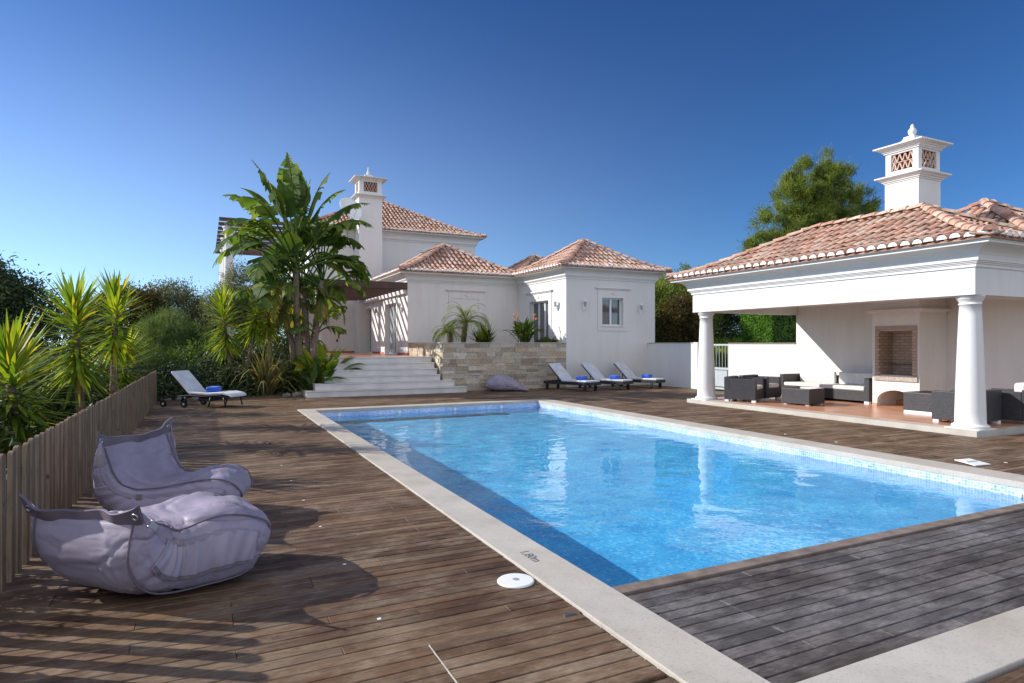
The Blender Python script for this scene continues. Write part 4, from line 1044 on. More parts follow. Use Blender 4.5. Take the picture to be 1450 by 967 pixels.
bean_bag('bean_bag', 'lavender bean bag nearest the camera, folded open beside the picket fence', PA, 2.0, 2.6)
PBG = [(.32, 6.40, .18, .02, .22, -14), (.29, 6.41, .21, .14, .33, -14), (.19, 6.45, .24, .205, .39, -15), (.04, 6.52, .225, .21, .42, -18), (-.18, 6.58, .20, .19, .44, -24), (-.36, 6.62, .215, .18, .45, -28), (-.49, 6.64, .32, .165, .46, -31), (-.545, 6.64, .47, .12, .47, -32), (-.56, 6.63, .62, .07, .47, -32), (-.555, 6.62, .70, .03, .47, -32), (-.55, 6.62, .73, .008, .47, -32)]
bean_bag('bean_bag', 'lavender bean bag with upright back, behind the nearest bean bag', PBG, 7.0, 2.2)
def spine(cx, cy, rz, rows):
    c, s_ = math.cos(rz), math.sin(rz); return [(cx + x * c, cy + x * s_, z_, th, hw, math.degrees(rz)) for x, z_, th, hw in rows]
PC = spine(9.25, 19.42, math.radians(-26), [(.78, .03, .012, .34), (.66, .07, .06, .42), (.38, .16, .15, .46), (.08, .25, .24, .46), (-.20, .29, .28, .45), (-.42, .27, .24, .43), (-.58, .22, .15, .40), (-.66, .18, .03, .38)])
bean_bag('bean_bag', 'slumped lavender bean bag lying against the stone planter wall', PC, 13.0, False)

# ------------------------------------------------------------------ loungers and towels
def soft_box(x0, x1, y0, y1, z0, z1, name, mat, parent, bev=.025):
    return MB().box(x0, x1, y0, y1, z0, z1).build(name, mat, parent, bevel=bev, segs=3)
def make_lounger(label, loc, rz):
    o = thing('sun_lounger', label, 'sun lounger', (0, 0, 0), 'black sun loungers with white mattresses')
    # head at -x, foot at +x
    f = MB(); f.box(-1.0, .98, -.34, -.30, .20, .30); f.box(-1.0, .98, .30, .34, .20, .30); f.box(-1.0, -.96, -.30, .30, .20, .30); f.box(.94, .98, -.30, .30, .20, .30); f.box(-.2, .94, -.30, .30, .27, .285)
    f.build('frame', M['rattan_black'], o, bevel=.006)
    for x in (-.85, .78):
        for y in (-.31, .31): MB().box(x - .05, x + .05, y - .03, y + .03, 0, .20).build('leg', M['rattan_black'], o, bevel=.006)
    a = math.radians(44); bx, bz = -.20, .36; L = .78; d = Vector((-math.cos(a), 0, math.sin(a))); n = Vector((math.sin(a), 0, math.cos(a)))
    m = MB(); p0 = Vector((bx, 0, bz)); 
    def sl(m, y0, y1, t0, t1, l0, l1):
        vs = [p0 + d * l + n * t + Vector((0, y, 0)) for l in (l0, l1) for y in (y0, y1) for t in (t0, t1)]
        m.add(vs, [(0, 1, 3, 2), (4, 6, 7, 5), (0, 4, 5, 1), (2, 3, 7, 6), (0, 2, 6, 4), (1, 5, 7, 3)])
    sl(m, -.31, .31, -.075, -.05, 0, L); m.build('backrest_frame', M['rattan_black'], o)
    m = MB(); sl(m, -.31, .31, -.048, .02, -.02, L + .02); m.build('mattress_back', M['mattress'], o, bevel=.022, segs=3)
    soft_box(-.24, .97, -.31, .31, .302, .365, 'mattress_seat', M['mattress'], o)
    s = MB(); s.bar(p0 + d * .5 - n * .07, Vector((-.62, 0, .25)), .03, .02); s.build('back_prop', M['rattan_black'], o)
    o.location = loc; o.rotation_euler = (0, 0, rz); return o
def towel(x, y, z, rz, lab):
    o = thing('towel', lab, 'towel', (0, 0, 0), 'rolled blue towels on the loungers')
    m = MB(); pts = []
    m.box(-.14, .14, -.20, .20, 0, .13)
    m.build('rolled_cloth', M['towel'], o, bevel=.045, segs=4)
    s = MB(); s.box(-.141, .141, -.203, .203, .06, .068); s.build('fold_line', M['towel'], o, bevel=.003)
    o.location = (x, y, z); o.rotation_euler = (0, 0, rz)
LH = math.radians(-68)
spots = [((11.50, 18.78, 0), 'black lounger with white mattress, leftmost of three by the wing wall'), ((12.85, 18.76, 0), 'black lounger with white mattress, middle of three by the wing wall'), ((14.38, 18.90, 0), 'black lounger with white mattress, rightmost of three by the wing wall')]
l0 = make_lounger(spots[0][1], spots[0][0], LH)
for loc, lab in spots[1:]: dup(l0, loc, LH, lab)
for (loc, lab), tl in zip(spots, ('leftmost', 'middle', 'rightmost')):
    towel(loc[0] + .42 * math.cos(LH), loc[1] + .42 * math.sin(LH), .366, LH + .2, 'folded blue towel on the %s of the three loungers by the wing' % tl)
# wheeled lounger on the left
wl = thing('wheeled_lounger', 'white cushioned lounger on black wheels at the far left of the deck', 'sun lounger', (0, 0, 0))
f = MB()
for y in (-.33, .33):
    f.tube([(-.95, y, .22), (-.6, y, .27), (-.2, y, .30), (.2, y, .285), (.6, y, .31), (.95, y, .25)], .02, 8)
    f.tube([(-.95, y, .22), (-.92, y, .10)], .018, 8); f.tube([(-.3, y, .29), (-.32, y, .10)], .018, 8); f.tube([(.42, y, .29), (.36, y, .03)], .018, 8); f.tube([(.78, y, .28), (.84, y, .03)], .018, 8)
for x in (-.95, -.3, .42, .85): f.tube([(x, -.33, .26), (x, .33, .26)], .015, 8)
f.build('frame', M['metal_dark'], wl, smooth=True)
for x in (-.92, -.32):
    for y in (-.36, .36):
        w_ = MB(); w_.tube([(x, y - .02, .085), (x, y + .02, .085)], .085, 20); wh = w_.build('wheel', M['metal_dark'], wl)
        h_ = MB(); h_.tube([(x, y - .025, .085), (x, y + .025, .085)], .03, 12); h_.build('hub', M['grey_paint'], wh)
a = math.radians(46); p0 = Vector((-.20, 0, .34)); d = Vector((-math.cos(a), 0, math.sin(a))); n = Vector((math.sin(a), 0, math.cos(a)))
def slab(name, y0, y1, t0, t1, l0_, l1_, mat, bev):
    m = MB(); vs = [p0 + d * l + n * t + Vector((0, y, 0)) for l in (l0_, l1_) for y in (y0, y1) for t in (t0, t1)]
    m.add(vs, [(0, 1, 3, 2), (4, 6, 7, 5), (0, 4, 5, 1), (2, 3, 7, 6), (0, 2, 6, 4), (1, 5, 7, 3)]); return m.build(name, mat, wl, bevel=bev, segs=3)
slab('backrest', -.31, .31, -.06, -.04, 0, .74, M['metal_dark'], 0); slab('mattress_back', -.31, .31, -.038, .03, -.02, .78, M['mattress'], .03)
sm = MB(); pr = [(-.24, .335), (.0, .325), (.25, .31), (.5, .325), (.72, .335), (.90, .30), (.98, .265)]
poly = [(x, z_) for x, z_ in pr] + [(x, z_ + .065) for x, z_ in pr[::-1]]
sm.prism(poly, 'y', -.31, .31); sm.build('mattress_seat', M['mattress'], wl, bevel=.02, segs=3)
MB().box(.05, .4, -.29, .29, .16, .28).build('under_shelf', M['metal_dark'], wl)
wl.location = (.02, 17.95, 0); wl.rotation_euler = (0, 0, math.radians(-38))
towel(.02 + .26 * math.cos(-.66), 17.95 + .26 * math.sin(-.66), .387, -.3, 'folded blue towel on the wheeled lounger at the far left')

# ------------------------------------------------------------------ rattan furniture
def seat_unit(name, label, cat, W, D, arms, loc, rz, back=True, group='dark rattan seats in the pavilion', ncush=1, ah=.60):
    """seat faces +x, W along y, D along x"""
    o = thing(name, label, cat, (0, 0, 0), group)
    m = MB(); m.box(-D / 2 + .002, D / 2, -W / 2 + .001, W / 2 - .001, .06, .32); m.build('base', M['rattan'], o, bevel=.008)
    if back: MB().box(-D / 2, -D / 2 + .14, -W / 2, W / 2, .06, .64).build('backrest', M['rattan'], o, bevel=.012)
    for s_ in arms:
        y0, y1 = (-W / 2 - .002, -W / 2 + .13) if s_ < 0 else (W / 2 - .13, W / 2 + .002)
        MB().box(-D / 2 + (.141 if back else 0), D / 2 + .004, y0, y1, .06, ah).build('armrest', M['rattan'], o, bevel=.012)
    ya = -W / 2 + (.135 if -1 in arms else .01); yb = W / 2 - (.135 if 1 in arms else .01)
    for q in range(ncush):
        a = ya + (yb - ya) * q / ncush; b_ = ya + (yb - ya) * (q + 1) / ncush
        soft_box(-D / 2 + .15, D / 2 + .01, a + .003, b_ - .003, .322, .42, 'seat_cushion', M['cushion'], o, .03)
    for x in (-D / 2 + .06, D / 2 - .06):
        for y in (-W / 2 + .08, W / 2 - .08): MB().box(x - .05, x + .05, y - .06, y + .06, 0, .058).build('foot', M['pvc'], o)
    o.location = loc; o.rotation_euler = (0, 0, rz); return o
FZ = .104
seat_unit('rattan_armchair', 'dark rattan armchair with cream seat, nearest the far column', 'armchair', .82, .80, (-1, 1), (12.78, 12.22, FZ), math.radians(-62))
seat_unit('rattan_armchair', 'dark rattan armchair with cream seat, between the other armchair and the sofa', 'armchair', .82, .80, (-1, 1), (13.66, 12.50, FZ), math.radians(-75))
s_ = seat_unit('rattan_sofa', 'long dark rattan corner sofa with cream cushions along the pavilion back wall', 'sofa', 2.7, .85, (-1, 1), (15.25, 11.50, FZ), PI, True, 'dark rattan seats in the pavilion', 2, .64)
for i, y in enumerate((-.62, .62)): soft_box(-.29, -.17, y - .56, y + .56, .42, .74, 'back_cushion', M['cushion'], s_, .04)
o = thing('rattan_table', 'low dark rattan coffee table in front of the sofa', 'coffee table', (0, 0, 0))
MB().box(-.36, .36, -.36, .36, .03, .40).build('body', M['rattan'], o, bevel=.01); MB().box(-.355, .355, -.355, .355, .403, .411).build('glass_top', M['glass'], o)
for x in (-.28, .28):
    for y in (-.28, .28): MB().box(x - .04, x + .04, y - .04, y + .04, 0, .03).build('foot', M['pvc'], o)
o.location = (13.36, 10.88, FZ); o.rotation_euler = (0, 0, math.radians(10))
o = thing('rattan_ottoman', 'dark rattan ottoman beside the fireplace and near column', 'ottoman', (0, 0, 0))
MB().box(-.42, .42, -.36, .36, .07, .46).build('body', M['rattan'], o, bevel=.015)
for x in (-.33, .33): MB().box(x - .09, x + .09, -.34, .34, 0, .069).build('foot', M['pvc'], o)
o.location = (14.05, 8.20, FZ); o.rotation_euler = (0, 0, math.radians(0))
seat_unit('rattan_armchair', 'dark rattan armchair half hidden behind the near column', 'armchair', .85, .82, (-1, 1), (13.05, 6.98, FZ), math.radians(95), True)
c3 = seat_unit('rattan_armchair', 'dark rattan armchair with white back cushion at the right edge', 'armchair', .9, .85, (-1, 1), (14.05, 6.72, FZ), math.radians(100), True)
soft_box(-.30, -.12, -.30, .30, .42, .76, 'back_cushion', M['cushion'], c3, .05)
# ------------------------------------------------------------------ plants
G = np.random.default_rng(12)
def unit(a): return a / np.maximum(np.linalg.norm(a, axis=-1, keepdims=True), 1e-6)
def leaf_quads(pos, nrm, dirs, L, W, bend=.25):
    """one 6-vertex, 2-quad leaf per position"""
    n = len(pos); d = unit(dirs); s = unit(np.cross(d, nrm)); nn = unit(np.cross(s, d))
    L = np.asarray(L).reshape(-1, 1) * np.ones((n, 1)); W = np.asarray(W).reshape(-1, 1) * np.ones((n, 1))
    mid = pos + d * L * .5 + nn * L * bend * .2; tip = pos + d * L - nn * L * bend * .3
    v = np.stack([pos - s * W * .15, pos + s * W * .15, mid + s * W * .5, mid - s * W * .5, tip + s * W * .08, tip - s * W * .08], 1).reshape(-1, 3)
    k = np.arange(n)[:, None] * 6
    f = np.concatenate([k + np.array([0, 1, 2, 3]), k + np.array([3, 2, 4, 5])], 0)
    return v, f
def crown_pts(ells, nclump, per, clump_r, g=G, shell=.55):
    cen = []; vol = np.array([e[3] * e[4] * e[5] for e in ells]); pick = g.choice(len(ells), nclump, p=vol / vol.sum())
    for i in pick:
        e = ells[i]; d = unit(g.normal(size=3)); 
        rr = (shell + (1 - shell) * g.random()) * (1 + .16 * mnoise.noise(Vector(d * 2.3 + i * 3.1)))
        cen.append([e[0] + e[3] * rr * d[0], e[1] + e[4] * rr * d[1], e[2] + e[5] * rr * d[2], *d])
    cen = np.array(cen); cr_ = clump_r * g.uniform(.6, 1.35, nclump)
    P_ = np.repeat(cen[:, :3], per, 0) + g.normal(size=(nclump * per, 3)) * np.repeat(cr_, per)[:, None] * .55
    O = np.repeat(cen[:, 3:], per, 0)
    return P_, O, cen
def tree(name, label, cat, base, ells, nclump, per, clump_r, L, W, mat, trunk_r=.12, group=None, seed=1, style='leaf', trunk_mat='bark', limbs=7, split=None):
    g = np.random.default_rng(seed); o = thing(name, label, cat, base, group)
    per = int(per * (2.4 if style == 'needle' else 1.9)); P_, O, cen = crown_pts(ells, nclump, per, clump_r, g); L *= 1.15; W *= 1.25
    n = len(P_)
    if style == 'leaf':
        dirs = unit(O * .5 + g.normal(size=(n, 3)) * .8 + np.array([0, 0, -.1])); nrm = unit(O * .6 + g.normal(size=(n, 3)) * .6 + np.array([0, 0, .5]))
    else:
        dirs = unit(O * .7 + g.normal(size=(n, 3)) * .65 + np.array([0, 0, .45])); nrm = unit(g.normal(size=(n, 3)))
    v, f = leaf_quads(P_, nrm, dirs, g.uniform(.7, 1.3, n) * L, g.uniform(.7, 1.25, n) * W)
    arr_mesh('crown', v, f, M[mat], o)
    b = Vector(base); top = Vector(np.mean([e[:3] for e in ells], 0)); m = MB()
    mid = b.lerp(top, .55) + Vector((g.normal() * .1, g.normal() * .1, 0))
    m.tube([b - Vector((0, 0, .15)), b.lerp(mid, .5) + Vector((g.normal() * .05, 0, 0)), mid, top], [trunk_r * 1.25, trunk_r, trunk_r * .75, trunk_r * .3], 9)
    for i in g.choice(len(cen), min(limbs, len(cen)), replace=False):
        c = Vector(cen[i, :3]); s = b.lerp(top, g.uniform(.35, .85)); m.tube([s, s.lerp(c, .5) + Vector((0, 0, .1 * (c - s).length)), c], [trunk_r * .42, trunk_r * .26, trunk_r * .08], 6)
    m.build('trunk', M[trunk_mat], o, smooth=True); return o
def shrub(name, label, base, r, h, mat, n=2600, L=.09, W=.04, group=None, seed=1, cat='shrub', spiky=0):
    x, y, z_ = base; g = np.random.default_rng(seed)
    ells = [(x, y, z_ + h * .5, r, r, h * .52), (x + r * .4 * g.normal(), y + .3 * r, z_ + h * .4, r * .7, r * .7, h * .4)]
    return tree(name, label, cat, base, ells, max(10, n // 26), 26, min(r, h) * .28, L, W, mat, .035, group, seed, 'needle' if spiky else 'leaf', limbs=9)

def blades(specs, seg=4):
    """specs: (pos, dir, length, width, droop) -> strap leaves of seg quads each with a shallow fold"""
    V = []; F = []; k = 0
    for (p, d, L, W, droop) in specs:
        p = np.array(p, float); d = np.array(d, float); d /= np.linalg.norm(d); s = np.cross(d, [0, 0, 1.0])
        if np.linalg.norm(s) < .05: s = np.array([1.0, 0, 0])
        s /= np.linalg.norm(s); step = L / seg
        for i in range(seg + 1):
            t = i / seg; w = W * (.55 + .9 * t if t < .5 else 1.0 * (1 - t) * 2 * .98 + .04) * .5
            V.append(p - s * w); V.append(p + s * w)
            if i < seg: p = p + d * step; d = d + np.array([0, 0, -droop * step]); d /= np.linalg.norm(d)
        for i in range(seg): F.append((k + 2 * i, k + 2 * i + 1, k + 2 * i + 3, k + 2 * i + 2))
        k += 2 * (seg + 1)
    return np.array(V), np.array(F)
def yucca_head(top, ax, hc, L, n, g, mat='L_yucca'):
    sp = []; ax = Vector(ax).normalized(); u = ax.cross(Vector((0, 1, 0))).normalized(); w = ax.cross(u)
    for i in range(n):
        t = i / n; a = i * 2.39996 + g.normal() * .1; el = math.radians(-38 + 108 * t ** 1.25 + g.normal() * 8)
        p = Vector(top) - ax * hc * (1 - t)
        d = (u * math.cos(a) + w * math.sin(a)) * math.cos(el) + ax * math.sin(el)
        sp.append((p + d * .03, d, L * g.uniform(.8, 1.12) * (.85 if t > .9 else 1), .060 * g.uniform(.8, 1.2), .35 * g.uniform(.2, 1.6)))
    return sp
def yucca(label, base, stems, seed, group='yuccas in the garden', L=.62, n=190):
    g = np.random.default_rng(seed); o = thing('yucca', label, 'yucca', base, group)
    m = MB(); sp = []
    for (dx, dy, h_, hc) in stems:
        b = Vector(base); tp = b + Vector((dx, dy, h_)); md = b.lerp(tp, .5) + Vector((dx * .12, 0, 0))
        m.tube([b - Vector((0, 0, .1)), md, tp - (tp - md).normalized() * .05], [.075, .062, .045], 9)
        sp += yucca_head(tp, (tp - md), hc, L, n, g)
    m.build('trunk', M['bark_pale'], o, smooth=True)
    v, f = blades(sp, 3); arr_mesh('leaves', v, f, M['L_yucca'], o); return o
YG = 'yuccas behind the picket fence'
yucca('tall yellow-green yucca behind the fence, the biggest crown of the row', (-1.74, 12.2, -.12), [(-.12, -.1, 2.30, 1.0)], 1, YG, .74, 260)
yucca('yellow-green yucca at the left edge of the photo behind the fence', (-2.0, 9.6, -.12), [(-.12, -.1, 1.50, .85)], 2, YG, .78, 240)
yucca('dark green yucca standing right behind the biggest one', (-1.62, 14.5, -.12), [(.05, .1, 2.55, .85)], 3, YG, .76, 220)
yucca('small low yucca with a fan of leaves by the far half of the fence', (-1.72, 17.0, -.12), [(.1, 0, 1.55, .85)], 4, YG, .74, 230)
yucca('short yucca between the biggest yucca and the left edge', (-2.5, 11.6, -.12), [(0, 0, 1.45, .6)], 5, YG, .62, 170)
yucca('two-headed yucca with a yellowing crown behind the wheeled lounger', (.95, 21.6, -.12), [(-.45, 0, 2.95, 1.25), (.62, .2, 3.05, .9)], 6, None, .85, 300)
yucca('slender yucca left of the giant palm-like plant', (2.0, 22.2, -.12), [(-.1, 0, 3.0, .8)], 8, None, .82, 220)

def big_leaf(P0, d0, pet, bl, bw, g, shred, droop, V, F, PT):
    """petiole tube points into PT, blade strips into V, F"""
    p = Vector(P0); d = Vector(d0).normalized(); pts = [p.copy()]
    n1 = 6
    for i in range(n1):
        p = p + d * (pet / n1); d = (d + Vector((0, 0, -droop * .12))).normalized(); pts.append(p.copy())
    n2 = 20; side = d.cross(Vector((0, 0, 1)))
    if side.length < .1: side = Vector((1, 0, 0))
    side.normalize(); side = (side + Vector((0, 0, g.normal() * .25))).normalized()
    mid = [p.copy()]; dirs = [d.copy()]
    for i in range(n2):
        p = p + d * (bl / n2); d = (d + Vector((0, 0, -droop * .17 * (.4 + i / n2)))).normalized(); mid.append(p.copy()); dirs.append(d.copy())
    pts += mid[1:]; PT.append((pts, [.030 - .022 * i / len(pts) for i in range(len(pts))]))
    wprof = lambda t: bw * max(.02, (math.sin(PI * min(1, (t * .94 + .06)) ** .75))) 
    for sg in (-1, 1):
        prev = None
        for i in range(n2):
            t0, t1 = i / n2, (i + 1) / n2; a, b = mid[i], mid[i + 1]; s0 = (side - side.project(dirs[i])).normalized() * sg; up = s0.cross(dirs[i]) * sg
            cut = g.random() < shred; gap = g.uniform(.3, .6) if cut else 0.0
            w0, w1 = wprof(t0), wprof(t1); sag = g.uniform(.1, .85) if shred > .3 else .12; fw = .55 if shred > .3 else .25
            oa = a + s0 * w0 - Vector((0, 0, w0 * sag)) + dirs[i] * w0 * fw; ob = b.lerp(a, gap) + s0 * w1 - Vector((0, 0, w1 * sag)) + dirs[i] * w1 * fw
            ma = a + s0 * w0 * .5 + up * 0 - Vector((0, 0, w0 * sag * .3)) + dirs[i] * w0 * fw * .5; mb_ = b.lerp(a, gap * .5) + s0 * w1 * .5 - Vector((0, 0, w1 * sag * .3)) + dirs[i] * w1 * fw * .5
            if cut: oa = oa.lerp(ob, .12)
            if prev is not None and not cut and prev[2]: ia, im, io = prev[3], prev[0], prev[1]; k = len(V); V += [b, mb_, ob]; F += [(ia, k, k + 1, im), (im, k + 1, k + 2, io)]; prev = (k + 1, k + 2, True, k)
            else: k = len(V); V += [a, ma, oa, b, mb_, ob]; F += [(k, k + 3, k + 4, k + 1), (k + 1, k + 4, k + 5, k + 2)]; prev = (k + 4, k + 5, True, k + 3)
def giant_plant(label, base, trunks, seed):
    g = np.random.default_rng(seed); o = thing('giant_bird_of_paradise', label, 'palm-like tree', base)
    for (dx, dy, h_, n, az, pet, bl, spread, hang) in trunks:
        b = Vector(base) + Vector((dx * .35, dy * .3, 0)); tp = Vector(base) + Vector((dx, dy, h_)); md = b.lerp(tp, .5) + Vector((g.normal() * .08, 0, 0))
        m = MB(); pts = []; rr = []
        for q in range(15):
            t = q / 14; p = b.lerp(md, t * 2) if t < .5 else md.lerp(tp, t * 2 - 1); pts.append(p); rr.append((.125 - .035 * t) * (1.10 if q % 2 else .94))
        m.tube(pts, rr, 10); m.build('trunk', M['bark_pale'], o, smooth=True)
        V = []; F = []; V2 = []; F2 = []; PT = []
        for i in range(n):
            t = (i + .5) / n * 2 - 1; ph = t * spread + g.normal() * .08; az_ = az + g.normal() * .35 + (0 if i % 2 else .25)
            hz = Vector((math.cos(az_), math.sin(az_), 0)); d = hz * math.sin(ph) + Vector((0, 0, 1)) * math.cos(ph)
            s = tp + Vector((g.normal() * .05, g.normal() * .05, -.45 * abs(t) + .1))
            central = abs(t) < .45; shred = .35 if g.random() < (.3 if central else .12) else .55
            big_leaf(s, d, pet * g.uniform(.8, 1.15) * (1 if central else .8), bl * g.uniform(.8, 1.1) * (.8 if shred < .5 else 1), .40 * g.uniform(.85, 1.15), g, shred if shred > .5 else .06, .22 + .60 * abs(t), V, F, PT)
        for i in range(hang):
            a = g.uniform(0, 2 * PI); d = Vector((math.cos(a), math.sin(a) * .6, .15)); big_leaf(tp - Vector((0, 0, .5)), d, pet * .5, bl * .8, .24, g, .9, 1.6, V2, F2, PT)
        def tomesh(nm, V, F, mat): 
            if F: arr_mesh(nm, np.array([tuple(v) for v in V]), np.array(F), mat, o)
        tomesh('leaves', V, F, M['L_strel']); tomesh('old_leaves', V2, F2, M['L_strel_old'])
        m = MB()
        for pts, rr in PT: m.tube(pts, rr, 5, cap=False)
        m.build('leaf_stalks', M['L_strel'], o, smooth=True)
    return o
giant_plant('very tall palm-like plant with torn banana leaves left of the steps', (3.05, 21.7, -.1),
            [(-.35, .1, 4.35, 34, .1, 1.6, 1.8, 1.05, 5), (.55, .35, 3.85, 18, -.1, 1.15, 1.15, .92, 3), (-.05, .5, 3.7, 14, .5, 1.3, 1.4, 1.15, 3), (-.80, .4, 3.2, 10, .3, 1.0, 1.2, 1.1, 2), (.35, .1, 2.3, 6, .2, .6, .8, 1.0, 1)], 4)
def leaf_clump(name, label, base, n, pet, bl, bw, seed, mat='L_strel', cat='plant', lean=.7, group=None, shred=.1, flowers=0):
    g = np.random.default_rng(seed); o = thing(name, label, cat, base, group); V = []; F = []; PT = []
    for i in range(n):
        a = i * 2.4 + g.normal() * .3; ph = lean * g.uniform(.15, 1.0); d = Vector((math.cos(a) * math.sin(ph), math.sin(a) * math.sin(ph), math.cos(ph)))
        big_leaf(Vector(base) + Vector((g.normal() * .08, g.normal() * .08, 0)), d, pet * g.uniform(.6, 1.2), bl * g.uniform(.7, 1.2), bw, g, shred, .5, V, F, PT)
    arr_mesh('leaves', np.array([tuple(v) for v in V]), np.array(F), M[mat], o)
    m = MB()
    for pts, rr in PT: m.tube(pts, [r_ * .5 for r_ in rr], 5, cap=False)
    m.build('leaf_stalks', M[mat], o, smooth=True)
    for i in range(flowers):
        a = g.uniform(0, 2 * PI); tp = Vector(base) + Vector((math.cos(a) * .45, math.sin(a) * .3, g.uniform(.75, 1.15))); s = MB()
        s.tube([Vector(base), Vector(base).lerp(tp, .6) + Vector((0, 0, .1)), tp], .010, 5); st = s.build('flower_stem', M[mat], o)
        f = MB()
        for q in range(4): f.tube([tp, tp + Vector((.05 + .03 * q, .02 * q - .03, .10 - .02 * q))], [.014, .002], 5)
        f.build('flower', M['flower'], st)
    return o
leaf_clump('broad_leaf_plant', 'bright broad-leaved young plant at the foot of the giant plant, by the steps', (3.45, 20.75, -.05), 24, .9, .9, .2, 21, 'L_yucca')
leaf_clump('broad_leaf_plant', 'dark broad-leaved plant low at the left end of the steps', (3.0, 20.35, -.05), 26, .6, .75, .16, 22, 'L_strel')
leaf_clump('bird_of_paradise', 'flowering clump of upright leaves in the stone planter beside the wing', (10.75, 20.95, 1.56), 90, .55, .45, .06, 31, 'L_mid', 'flowering plant', .75, None, 0, 6)
# flax and dead straps
g = np.random.default_rng(77)
def strap_plant(name, label, base, n, L, W, mat, seed, lo=.2, hi=1.3, droop=1.2, cat='plant', group=None):
    g = np.random.default_rng(seed); o = thing(name, label, cat, base, group); sp = []
    for i in range(n):
        a = g.uniform(0, 2 * PI); ph = g.uniform(lo, hi); sp.append((np.array(base) + [g.normal() * .08, g.normal() * .08, g.uniform(0, .1)], (math.cos(a) * math.sin(ph), math.sin(a) * math.sin(ph), math.cos(ph)), L * g.uniform(.6, 1.15), W * g.uniform(.7, 1.2), droop * g.uniform(.3, 1.6)))
    v, f = blades(sp, 6); arr_mesh('leaves', v, f, M[mat], o); return o
strap_plant('flax', 'large clump of straw-coloured and green strap leaves behind the wheeled lounger', (1.75, 20.75, -.1), 150, 2.0, .055, 'L_flax', 5, .05, .9, .9)
strap_plant('flax', 'smaller clump of dry strap leaves nearer the giant plant', (2.35, 21.1, -.1), 110, 1.5, .05, 'L_flax', 6, .05, 1.1, 1.3)
strap_plant('fan_leaf_plant', 'dark spiky low plant at the end of the fence', (-.7, 22.0, -.1), 150, 1.35, .045, 'L_mid', 7, .1, 1.35, .5)
strap_plant('cycad', 'dark spiky rosette in the stone planter right of the little palm', (9.12, 21.0, 1.56), 220, .80, .05, 'L_mid', 8, .15, 1.45, .6)
# small date palms in the planter
def palm(label, base, h_, nf, L, seed, mat='L_palm'):
    g = np.random.default_rng(seed); o = thing('small_palm', label, 'palm', base, 'little palms in the stone planter'); b = Vector(base); tp = b + Vector((g.normal() * .05, 0, h_)); m = MB()
    m.tube([b - Vector((0, 0, .05)), b.lerp(tp, .5), tp], [.085, .10, .085], 10); m.build('trunk', M['bark'], o, smooth=True)
    sp = []; st = MB()
    for i in range(nf):
        a = i * 2.4 + g.normal() * .2; ph = g.uniform(.15, 1.35); d = Vector((math.cos(a) * math.sin(ph), math.sin(a) * math.sin(ph), math.cos(ph))); p = tp.copy(); pts = [p.copy()]
        for q in range(12):
            p = p + d * (L / 12); d = (d + Vector((0, 0, -.16 - .07 * q / 4))).normalized(); pts.append(p.copy())
            if q > 1:
                s = d.cross(Vector((0, 0, 1))).normalized()
                for sg in (-1, 1):
                    for e in (0, .5): sp.append((p - d * (L / 12 * e), s * sg + d * .7 + Vector((0, 0, .12)), L * .26 * (1 - abs(q - 5) / 12), .014, 1.5))
        st.tube(pts, [.010 - .0006 * q for q in range(13)], 5, cap=False)
    st.build('frond_ribs', M[mat], o); v, f = blades(sp, 3); arr_mesh('fronds', v, f, M[mat], o)
palm('taller little palm with arching fronds in the stone planter', (8.35, 21.1, 1.56), .78, 46, 1.15, 3)
palm('shorter little palm at the left end of the stone planter', (7.82, 20.95, 1.56), .42, 34, .80, 4)
shrub('low_shrub', 'tiny clipped green shrub in the planter by the wing wall', (11.62, 20.75, 1.50), .34, .30, 'L_mid', 1100, .05, .03, seed=5)

BT = 'background trees beyond the garden'
tree('dark_tree', 'tall dark evergreen tree at the far left edge', 'tree', (-7.0, 26, -.1), [(-6.9, 26, 2.6, 2.0, 1.9, 2.5), (-5.6, 25.8, 2.2, 1.1, 1.2, 1.6), (-7.8, 26, 3.5, 1.6, 1.6, 1.9)], 200, 100, .42, .12, .045, 'L_dark', .2, BT, 11)
tree('dark_tree', 'rounded olive-green tree beyond the fence, left of the two', 'tree', (-3.0, 33, -.1), [(-3.0, 33, 2.6, 1.6, 1.4, 1.75), (-4.2, 33.5, 2.2, 1.2, 1.2, 1.3)], 260, 50, .35, .12, .05, 'L_brown', .15, BT, 12)
tree('dark_tree', 'rounded dark tree beyond the fence, right of the two', 'tree', (-1.1, 34, -.1), [(-1.3, 34, 2.8, 1.5, 1.3, 1.8), (-.1, 34.4, 2.3, 1.0, 1.0, 1.4)], 300, 55, .35, .10, .04, 'L_olive', .15, BT, 13)
tree('olive_tree', 'grey-green olive tree in front of the balcony columns', 'tree', (2.0, 28.5, -.1), [(1.9, 28.5, 3.6, 1.5, 1.3, 1.35), (2.9, 28.8, 3.5, 1.2, 1.1, 1.2), (1.0, 28.6, 3.1, 1.1, 1.0, 1.0)], 330, 60, .26, .085, .024, 'L_olive', .14, None, 14)
tree('feathery_bush', 'pale feathery green bush beyond the end of the fence', 'bush', (-1.2, 25.5, -.1), [(-1.2, 25.5, 1.4, 1.05, 1.0, 1.35), (-.3, 25.7, 1.1, .9, .9, 1.1)], 260, 55, .24, .17, .010, 'L_feather', .06, None, 15, 'needle')
ug = 'dark shrubs filling the garden bed'
